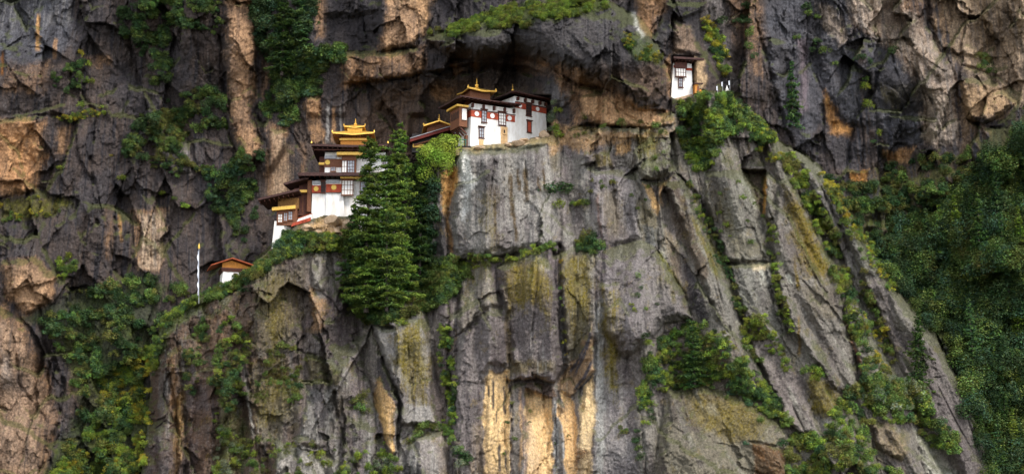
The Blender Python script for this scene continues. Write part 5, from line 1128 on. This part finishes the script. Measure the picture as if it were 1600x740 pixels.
# balcony on the left side: local x' runs back along the left face
ML = M1 @ Matrix.Rotation(R(90), 4, 'Z')          # x' = depth along side, y' = outwards to the left
MB().box(.5, 3.9, .35, 1.75, 3.5, 6.7).build('balcony', WOODM, wt, ML)
for i in range(4): MB().box(.8+.75*i, 1.15+.75*i, 1.74, 1.80, 4.9, 6.1).build('balcony_opening', DKG, wt, ML)
MB().box(.30, .49, .55, 1.3, 4.6, 6.4).build('white_shutter', WHT, wt, ML); MB().box(.2, 4.2, .2, 2.3, 6.72, 7.05).build('gilded_beam', OCH, wt, ML)
for x in (.8,1.8,2.8,3.7): MB().bar((x,.3,2.4),(x,1.6,3.5),.2,.25).build('bracket', WOOD, wt, ML)
MB().box(.9, 1.7, .05, .35, 0, 2.3).build('door', WOODM, wt, ML)
# boulders at its foot
def boulder(x, y, Y, rx, rz, seed, label, group=None, m=None, tone=(.50,.36,.23)):
    import bmesh
    bm = bmesh.new(); bmesh.ops.create_icosphere(bm, subdivisions=3, radius=1.0); r = np.random.default_rng(seed); pl = r.normal(0, 1, (14, 3)); pl /= np.linalg.norm(pl, axis=1, keepdims=True); dd = r.uniform(.5, .85, 14)
    for v in bm.verts:
        p = np.array(v.co); 
        for q, d2 in zip(pl, dd):
            e = p @ q
            if e > d2: p = p - q * (e - d2)
        v.co = Vector((p[0]*rx, p[1]*rx*.9, p[2]*rz))
    me = bpy.data.meshes.new('boulder'); bm.to_mesh(me); bm.free(); me.materials.append(m or STN)
    o = link('boulder', me); o.location = at(x, y, Y); o.rotation_euler = (0, 0, r.uniform(0, 6)); return tag(o, label, 'boulder', group)
boulder(840, 220, 3.2, .95, .75, 1, 'big rounded tan boulder at the right foot of the white temple'); boulder(820, 219, 3.0, .95, .5, 2, 'flat tan boulder directly left of the big rounded one')
boulder(812, 224, 2.6, 1.5, .7, 3, 'wide low tan boulder below the middle of the white temple'); boulder(851, 211, 5.5, 1.0, 1.1, 4, 'tan boulder leaning against the right corner of the white temple')
boulder(830, 229, 2.0, 1.3, .6, 5, 'lowest tan boulder under the right end of the white temple'); boulder(793, 226, 2.2, .8, .45, 6, 'small tan stone left of the wide low boulder')
boulder(750, 231, 1.6, 1.3, .4, 8, 'flat stone under the left end of the white temple')
# platform and green rail left of the white temple
pf = empty('platform', at(724, 228, 2.4), 0, 'small stone platform with a green rail at the left foot of the white temple', 'platform')
MB().box(-1.3,1.2,-.4,3,-.3,-.1).build('deck', DKG, pf); MB().box(-1.2,1.1,-.3,3,-1.6,-.3).build('stone_base', STN, pf)
b = MB(); b.bar((-.5,-.3,-.1),(-.5,-.3,1.0),.09,.09).bar((.4,-.3,-.1),(.4,-.3,1.0),.09,.09).bar((-.6,-.3,.95),(.6,-.3,.95),.09,.12).bar((-.6,-.3,.5),(.6,-.3,.5),.05,.06); b.build('railing', TEAL, pf)

# ---- lower temple with golden tiers
P0 = at(486, 342, 7.0); lt = empty('temple', P0, 0, 'lower temple stepped in two storeys with tiered golden roofs, half hidden by pines', 'temple')
def lx(px): return (px - 486) * .1017
def lz(py): return (342 - py) * .1045
WD = lx(606)
MB().hexa([(0,0,-2.5),(lx(541),-.5,-2.5),(lx(541),6,-2.5),(0,6,-2.5)], [(.1,.15,lz(281)),(lx(535),.15,lz(281)),(lx(535),6,lz(281)),(.1,6,lz(281))]).build('wall', WHT, lt)
MB().hexa([(lx(509.5),-.55,-2.5),(lx(542),-.62,-2.5),(lx(542),1,-2.5),(lx(509.5),1,-2.5)], [(lx(509),-.1,lz(281)),(lx(534),-.1,lz(281)),(lx(534),1,lz(281)),(lx(509),1,lz(281))]).build('wall', WHT, lt)
MB().box(lx(534.5), WD, .3, 5.9, -2.5, lz(281)-.02).build('wall', WHT, lt)
MB().box(.02, lx(508)-.02, -.03, .3, lz(300.5), lz(289)).build('red_band', REDB, lt); MB().box(lx(509), lx(534.5), -.42, -.0, lz(300.5), lz(287.5)).build('red_band', REDB, lt)
MB().box(.0, lx(508)-.02, -.08, .3, lz(301.4), lz(300.6)).build('cornice', WOOD, lt); MB().box(lx(509)-.02, lx(534.7), -.47, -.0, lz(301.4), lz(300.6)).build('cornice', WOOD, lt)
MB().disc(lx(493), -.04, lz(294.4), .40).build('gold_disc', YEL, lt); MB().disc(lx(521.5), -.43, lz(293), .42).build('gold_disc', YEL, lt)
MB().box(.05, lx(500), -.06, .3, lz(287), lz(281.5)).build('frieze', GRYP, lt); MB().box(lx(508.5), lx(530), -.3, .1, lz(285.5), lz(280.5)).build('frieze', GRYP, lt)
window(lt, lx(504.3), lz(301), .75, 1.9, -.12, None, 2, 3, m=WOOD, glass=DKG)
window(lt, lx(543), lz(306), 1.9, 2.5, -.65, None, 4, 3, m=WOODM, glass=WHT); MB().box(lx(532), lx(566), -1.3, -.2, lz(280.5), lz(276)).build('gilded_beam', OCH, lt)
window(lt, lx(575), lz(306), 2.6, 2.5, .15, None, 5, 3, m=WOODM, glass=GLS)
MB().box(lx(479), lx(485.5), .2, 1.2, lz(330), lz(280)).build('timber_post', WOODM, lt); MB().box(lx(464), lx(479.5), 1.6, 6.5, lz(335), lz(272)).build('timber_wall', WOOD, lt)
# storey roof between the two levels
rf = MB().slabroof(lx(466), lx(612), -2.0, 8.5, lz(273.5), .9, .5, 3.2, 3.4, .0).build('roof', ROOFM, lt)
b = MB(); [b.bar((x,-1.8,lz(278)),(x,.4,lz(276)),.14,.16) for x in np.arange(lx(468), lx(608), .8)]; b.build('rafters', WOOD, lt)
# upper storey
MB().box(lx(505.5), lx(534), .5, 6.5, lz(275), lz(235)).build('wall', WHT, lt); MB().box(lx(556), lx(602), .6, 6.5, lz(275), lz(235)).build('wall', WHT, lt)
MB().box(lx(504.5), lx(533), .38, .8, lz(259), lz(246)).build('frieze', WOODM, lt); MB().box(lx(505), lx(524), .30, .8, lz(245.5), lz(240.5)).build('frieze', GRYP, lt)
MB().disc(lx(510), .36, lz(251.5), .40).build('gold_disc', YEL, lt); window(lt, lx(519), lz(266), .85, 1.05, .43, None, 2, 2, False, m=WOODM, glass=GLS)
MB().box(lx(533), lx(556), -.35, 1, lz(275), lz(243)).build('timber_bay', WOODM, lt); window(lt, lx(537.5), lz(270), .9, 2.1, -.37, None, 2, 2, False, m=WOOD, glass=WHT); window(lt, lx(548), lz(270), 1.25, 2.1, -.37, None, 3, 4, False, m=WOOD, glass=GLS)
MB().box(lx(525.5), lx(572), -1.1, .4, lz(243), lz(238.5)).build('gilded_beam', OCH, lt); MB().box(lx(496), lx(505), .2, .9, lz(255.5), lz(252)).build('gilded_beam', OCH, lt)
window(lt, lx(602), lz(258), .9, 1.1, .5, None, 2, 2, False, m=WOOD, glass=GLS)
MB().box(lx(496), lx(505), 1.5, 6, lz(275), lz(240)).build('timber_wall', WOOD, lt)
MB().slabroof(lx(486), lx(607), -2.0, 9.5, lz(230), 1.0, .32, 3.4, 3.6, .22).build('roof', ROOFM, lt)
b = MB(); [b.bar((x,-1.8,lz(234)),(x,1.0,lz(234)+.1),.14,.16) for x in np.arange(lx(488), lx(604), .8)]; b.box(lx(490),lx(603),-1.2,-1.0,lz(236),lz(234.2)); b.build('rafters', WOOD, lt)
for q in (486, 607): MB().lathe([(.12,lz(227)),(.16,lz(226)),(.1,lz(224.5)),(.02,lz(223))], lx(q), -1.9, 8).build('roof_ornament', GOLD, lt)
# golden tiers
CX = lx(550.5); g1 = MB().box(CX-2.2, CX+2.2, 1.6, 6.0, lz(232), lz(206)).build('lantern', ORP, lt); MB().box(CX-2.35, CX+2.3, 1.2, 1.62, lz(213.6), lz(211)).build('gilded_beam', OCH, g1)
r1 = MB().slabroof(CX-3.45, CX+3.35, .2, 7.2, lz(206), .9, .22, 1.7, 1.7, .28).build('gilded_roof', GOLD, lt)
b = MB(); [b.bar((CX-3.2+.53*i,.4,lz(206)-.26),(CX-2.1+.35*i,1.7,lz(206)-.2),.08,.1) for i in range(13)]; b.build('rafters', WOODM, r1)
for q, yy in ((-3.45,.2),(3.35,.2)): MB().lathe([(.10,lz(204.5)),(.14,lz(203)),(.08,lz(201.5)),(.02,lz(200))], CX+q, yy, 8).build('roof_ornament', GOLD, r1)
g2 = MB().hexa([(CX-1.0,2.9,lz(204)),(CX+1.0,2.9,lz(204)),(CX+1.0,4.9,lz(204)),(CX-1.0,4.9,lz(204))],[(CX-1.25,2.6,lz(191)),(CX+1.25,2.6,lz(191)),(CX+1.25,5.2,lz(191)),(CX-1.25,5.2,lz(191))]).build('lantern', GOLD, lt)
r2 = MB().slabroof(CX-1.75, CX+1.7, 2.1, 5.7, lz(190.5), .75, .16, 1.45, 1.45, .25).build('gilded_roof', GOLD, lt)
for q in (-1.75, 1.7): MB().lathe([(.08,lz(188.5)),(.13,lz(187)),(.06,lz(186)),(.02,lz(185))], CX+q, 2.1, 8).build('roof_ornament', GOLD, r2)
spire(lt, CX, 3.9, lz(184.6), 1.35, None, .30)

# ---- gallery house stepping down on the left of the lower temple
gh = empty('gallery_house', at(440, 350, 6.6), 0, 'timber gallery house with windows on a tall white base, left of the lower temple', 'house')
def hx(px): return (px - 440) * .1016
def hz(py): return (350 - py) * .1045
MB().hexa([(hx(425),0,hz(392)),(hx(440),0,hz(392)),(hx(462),2.5,hz(392)),(hx(430),3,hz(392))], [(hx(428.5),.1,hz(345)),(hx(444),.1,hz(345)),(hx(464),2.5,hz(345)),(hx(432),3,hz(345))]).build('wall', WHT, gh)
MB().box(hx(432), hx(464), .0, 3.5, hz(352), hz(325)).build('timber_bay', WOODM, gh)
window(gh, hx(437.5), hz(348), .85, 1.5, -.02, None, 2, 3, False, m=WOODM, glass=WHT); window(gh, hx(446), hz(346), .7, 1.5, -.02, None, 2, 3, False, m=WOODM, glass=GLS); window(gh, hx(453.5), hz(344), .8, 1.5, -.02, None, 2, 3, False, m=WOODM, glass=GLS)
MB().hexa([(hx(425),-.7,hz(330)),(hx(462),-.7,hz(327)),(hx(462),.2,hz(327)),(hx(425),.2,hz(330))], [(hx(425),-.7,hz(325)),(hx(462),-.7,hz(321.5)),(hx(462),.2,hz(321.5)),(hx(425),.2,hz(325))]).build('gilded_beam', OCH, gh)
MB().box(hx(433), hx(466), .3, 3.5, hz(325), hz(308)).build('carved_panel', mat('ochre_boards', (.20,.10,.03), .8, 0, .3, 6), gh)
MB().hexa([(hx(404),-2.0,hz(317)),(hx(468),-2.0,hz(302)),(hx(470),5,hz(302)),(hx(412),5,hz(317))], [(hx(403.5),-2.0,hz(314)),(hx(468),-2.0,hz(298.5)),(hx(470),5,hz(298.5)),(hx(412),5,hz(314))]).build('roof', ROOFM, gh)
b = MB(); [b.bar((hx(407)+i*.75,-1.8,hz(319-i*1.7)),(hx(407)+i*.75,.4,hz(319-i*1.7)),.12,.16) for i in range(8)]; b.build('rafters', WOOD, gh)
mh = empty('gallery_house', at(468, 340, 7.4), 0, 'small dark timber gallery wedged between the lowest house and the lower temple', 'house')
def mx_(px): return (px - 468) * .1018
def mz(py): return (340 - py) * .1045
MB().box(mx_(458), mx_(485), .6, 5, mz(335), mz(292)).build('timber_wall', WOOD, mh); MB().box(mx_(456.5), mx_(479), -.3, .5, mz(300.5), mz(296.5)).build('gilded_beam', OCH, mh)
MB().hexa([(mx_(443),-1.2,mz(291)),(mx_(482),-1.2,mz(281)),(mx_(484),4,mz(281)),(mx_(452),4,mz(291))], [(mx_(442.5),-1.2,mz(288)),(mx_(482),-1.2,mz(277.5)),(mx_(484),4,mz(277.5)),(mx_(452),4,mz(288))]).build('roof', ROOFM, mh)
for i in range(4): MB().bar((mx_(460)+i*.62,.55,mz(330)),(mx_(460)+i*.62,.55,mz(302)),.1,.1).build('timber_post', WOODM, mh)
sw = empty('stair_wall', at(470, 345, 5.6), 0, 'sloping white stair wall with a red coping, between the lowest house and the lower temple', 'wall')
MB().hexa([(-.9,0,-.6),(1.75,0,.1),(1.75,.8,.1),(-.9,.8,-.6)], [(-.4,0,.35),(1.75,0,1.15),(1.75,.8,1.15),(-.4,.8,.35)]).build('wall', WHT, sw)
MB().hexa([(-1.5,-.35,-1.0),(1.6,-.35,-.05),(1.6,-.02,-.05),(-1.5,-.02,-1.0)], [(-1.3,-.35,-.45),(1.6,-.35,.55),(1.6,-.02,.55),(-1.3,-.02,-.45)]).build('red_panel', REDB, sw)
MB().hexa([(-.5,-.05,.36),(1.75,-.05,1.17),(1.75,.9,1.17),(-.5,.9,.36)], [(-.5,-.05,.5),(1.75,-.05,1.3),(1.75,.9,1.3),(-.5,.9,.5)]).build('coping', ROFR, sw)
rb = tag(MB().hexa([(-2.4,-.6,-1.4),(3.4,-.9,-1.5),(4.2,1,-1.5),(-2,1,-1.4)], [(-1.6,.2,-.55),(2.2,0,-.1),(3.2,1,.1),(-1.2,1,-.4)]).build('retaining_wall', STN), 'tan rubble retaining wall under the lower temple', 'wall'); rb.location = at(497, 350, 5.4)
boulder(520, 345, 5.6, 2.2, .9, 21, 'wide tan boulder under the white wall of the lower temple'); boulder(548, 352, 5.0, 1.8, 1.0, 22, 'brown boulder at the right end of the lower temple base'); boulder(480, 357, 4.4, 1.5, .8, 23, 'tan boulder below the stair wall')

# ---- small temple with golden roof between the two
st = empty('small_temple', at(686, 232, 12.0), R(6), 'small brown temple with pitched golden roof between the pines and white temple', 'temple')
def qz(py): return (232 - py) * .1065
MB().box(-1.95, 1.9, .5, 4, -1, qz(196)).build('wall', WOODM, st)
MB().add([(-1.95,.45,qz(196)),(2.3,.45,qz(196)),(0,.45,qz(188)),(-1.95,.7,qz(196)),(2.3,.7,qz(196)),(0,.7,qz(188))], [(0,1,2),(5,4,3),(0,3,4,1),(1,4,5,2),(2,5,3,0)]).build('gable', WOODM, st)
b = MB(); b.hexa([(-2.6,-.6,qz(198.5)),(0,-.6,qz(190)),(0,4.6,qz(190)),(-2.6,4.6,qz(198.5))], [(-2.6,-.6,qz(196.5)),(0,-.6,qz(187.8)),(0,4.6,qz(187.8)),(-2.6,4.6,qz(196.5))]); b.hexa([(0,-.6,qz(190)),(2.6,-.6,qz(198.5)),(2.6,4.6,qz(198.5)),(0,4.6,qz(190))], [(0,-.6,qz(187.8)),(2.6,-.6,qz(196.5)),(2.6,4.6,qz(196.5)),(0,4.6,qz(187.8))]); go = b.build('gilded_roof', GOLD, st)
for q in (-2.6, 2.6): MB().lathe([(.12,qz(197)),(.16,qz(195)),(.1,qz(194)),(.02,qz(193))], q, -.55, 8).build('roof_ornament', GOLD, go)
spire(st, 0, .2, qz(188), 1.25, None, .24)
ln = MB().hexa([(-4.9,-2.2,qz(228)),(2.6,-2.2,qz(204)),(2.6,.4,qz(203)),(-4.9,.4,qz(227))], [(-4.9,-2.2,qz(223)),(2.6,-2.2,qz(199)),(2.6,.4,qz(198)),(-4.9,.4,qz(222))]).build('lean_to_roof', mat('dark_red_roof', (.13,.022,.016), .8, 0, .25, 4), st)
MB().bar((-4.9,-2.28,qz(222.6)),(2.6,-2.28,qz(198.6)),.09,.09).build('gutter', GRYP, ln)
MB().bar((2.5,-2.2,qz(214)),(2.5,-2.2,qz(199)),.12,.12).build('post', GRYP, st); MB().box(-4.5, 2.4, -.9, .45, -1, qz(212)).build('dark_wall', DKG, st); MB().box(-4.4,-2.6,-1.2,-.92,qz(234),qz(229)).build('gilded_beam', OCH, st)
MB().hexa([(-4.2,-1.6,qz(232)),(-.2,-1.6,qz(220)),(-.2,-.95,qz(220)),(-4.2,-.95,qz(232))],[(-4.2,-1.6,qz(230)),(-.2,-1.6,qz(218)),(-.2,-.95,qz(218)),(-4.2,-.95,qz(230))]).build('beam', WOODM, st)

# ---- tower house high on the right
P0 = at(1051, 150, 6.0); th = empty('tower_house', P0, R(10), 'small white tower house with a flat black roof wedged high between the rocks', 'house')
def tx(px): return (px - 1051) * .1035
def tz(py): return (150 - py) * .106
MB().hexa([(-.3,0,-.9),(tx(1084),0,-.5),(tx(1084),4,-.5),(-.3,4,-.9)], [(.25,.15,tz(96)),(tx(1083),.15,tz(96)),(tx(1083),4,tz(96)),(.25,4,tz(96))]).build('wall', WHT, th)
MB().hexa([(-.2,-.05,-1.9),(tx(1080),-.05,-1.9),(tx(1080),1,-1.9),(-.2,1,-1.9)], [(-.3,-.06,-.6),(tx(1083),-.06,.5),(tx(1083),1,.5),(-.3,1,-.6)]).build('rubble_base', STN, th)
MB().box(.28, 1.0, .05, .3, tz(104.5), tz(100.5)).build('red_band', REDB, th); MB().box(tx(1073.5), tx(1083.5), .05, .3, tz(108), tz(104)).build('red_band', REDB, th)
MB().box(tx(1055), tx(1074.5), -.35, .3, tz(105.5), tz(96)).build('timber_head', WOOD, th)
window(th, tx(1064.3), tz(119.5), 1.75, 1.5, -.22, None, 4, 2, False, m=WOOD, glass=WHT); window(th, tx(1064.3), tz(136), .75, 1.6, -.06, None, 2, 3, False, m=WOOD, glass=GLS)
MB().hexa([(0-.1,-1.5,tz(94.5)),(tx(1099),-1.5,tz(94.5)),(tx(1099),4,tz(93)),(-.1,4,tz(93))], [(-.1,-1.5,tz(91)),(tx(1099),-1.5,tz(91.5)),(tx(1099),4,tz(89)),(-.1,4,tz(89))]).build('roof', ROOFM, th)
b = MB(); [b.bar((.2+i*.6,-1.3,tz(96)),(.2+i*.6,.3,tz(96)),.12,.14) for i in range(7)]; b.build('rafters', WOOD, th)
sh = empty('shed', at(1091, 142, 5.5), R(10), 'small orange boarded shed beside the white tower house', 'shed')
MB().box(-.55,.55,0,1,-.4,1.1).build('wall', ORP, sh); MB().box(-.75,.75,-.25,1.1,1.1,1.28).build('roof', ROOFM, sh); MB().box(-.18,.2,-.03,.02,-.3,.75).build('door', WOODM, sh)

# ---- hut with gable roof, prayer flag, shrine
hu = empty('hut', at(347, 448, 2.6), R(16), 'small white hut with red edged gable roof and orange gable', 'house')
def ux(px): return (px - 347) * .104
def uz(py): return (448 - py) * .1045
MB().hexa([(-.15,0,-1.2),(ux(388),0,-1.2),(ux(388),3.4,-1.2),(-.15,3.4,-1.2)], [(.1,.1,uz(424)),(ux(386),.1,uz(424)),(ux(386),3.4,uz(424)),(.1,3.4,uz(424))]).build('wall', WHT, hu)
b = MB(); [b.box(-.1-.07*i, ux(387)+.07*i, -.02-.07*i, 3.4, uz(424)+.2*i+.003, uz(424)+.2*i+.19) for i in range(3)]; b.build('carved_cornice', WOOD, hu)
gz = uz(424)+.6; MB().add([(-.05,.12,gz),(ux(388),.12,gz),(ux(388),.12,gz+.35),(1.4,.12,gz+1.25),(-.05,.12,gz+.75),(-.05,.5,gz),(ux(388),.5,gz),(ux(388),.5,gz+.35),(1.4,.5,gz+1.25),(-.05,.5,gz+.75)], [(0,1,2,3,4),(9,8,7,6,5),(0,5,6,1),(1,6,7,2),(2,7,8,3),(3,8,9,4),(4,9,5,0)]).build('gable', ORP, hu)
b = MB(); b.hexa([(-1.95,-.9,gz+.05),(1.4,-.9,gz+1.35),(1.4,4.2,gz+1.35),(-1.95,4.2,gz+.05)],[(-1.95,-.9,gz+.22),(1.4,-.9,gz+1.52),(1.4,4.2,gz+1.52),(-1.95,4.2,gz+.22)]); b.hexa([(1.4,-.9,gz+1.35),(ux(393),-.9,gz+.38),(ux(393),4.2,gz+.38),(1.4,4.2,gz+1.35)],[(1.4,-.9,gz+1.52),(ux(393),-.9,gz+.55),(ux(393),4.2,gz+.55),(1.4,4.2,gz+1.52)]); b.build('roof', ROFR, hu)
window(hu, ux(367), uz(434)-.1, .65, .95, .06, None, 2, 2, False, m=WOOD, glass=DKG)
fl = empty('prayer_flag', at(311, 466, .5), 0, 'tall pole with a narrow pale prayer flag and golden tip, left of the hut', 'flag')
H_ = Hm(470, 391, .5); fb = MB(); fb.bar((0,0,-.8),(-.28,0,H_),.07,.07); fb.build('pole', GRYP, fl)
V = []; F = []
for i in range(25):
    z = H_*(.06 + .88*i/24); w_ = .22 + .07*math.sin(i*1.3); xo = -.28*z/H_; V += [(xo-.03,.04*math.sin(i*.9),z),(xo-w_,.18*math.sin(i*.8+1),z-.05),(xo-.03,.04*math.sin(i*.9)+.02,z),(xo-w_,.18*math.sin(i*.8+1)+.02,z-.05)]
for i in range(24): a = i*4; F += [(a,a+1,a+5,a+4),(a+6,a+7,a+3,a+2),(a+1,a+3,a+7,a+5),(a+2,a,a+4,a+6)]
fc = MB(); fc.add(V, F); fc.build('cloth', CLO, fl); MB().lathe([(.10,H_-.15),(.16,H_),(.14,H_+.3),(.06,H_+.6),(.01,H_+.8)], -.28, 0, 8).build('golden_tip', YEL, fl)
cs = empty('shrine', at(1136, 146, 6.0), 0, 'tiny white shrine among the bushes of the ridge right of the tower', 'shrine')
MB().box(-.35,.35,-.3,.3,-.6,.35).box(-.25,.25,-.2,.2,.35,.5).lathe([(.22,.5),(.26,.7),(.15,.9),(.05,1.3)]).build('body', WHT, cs)

for (fx, fy, h_) in ((-.7,0,2.0),(.5,.3,2.3),(-1.5,.3,1.4)):
    f_ = empty('flag', cs.location + Vector((fx, fy, -.5)), 0, 'small pale flag on a thin pole beside the tiny white shrine', 'flag', 'small flags by the shrine')
    MB().bar((0,0,0),(.03,0,h_+.5),.05,.05).build('pole', GRYP, f_); MB().box(-.18,-.02,-.02,.02,h_-.3,h_+.4).build('cloth', CLO, f_)
tk = tag(MB().bar((-1.1,0,-.3),(.9,0,.1),.2,.2).build('water_trough', GRYP), 'grey pipe end sticking out of the cave roof left of the white temple', 'pipe'); tk.location = at(696, 166, 17)
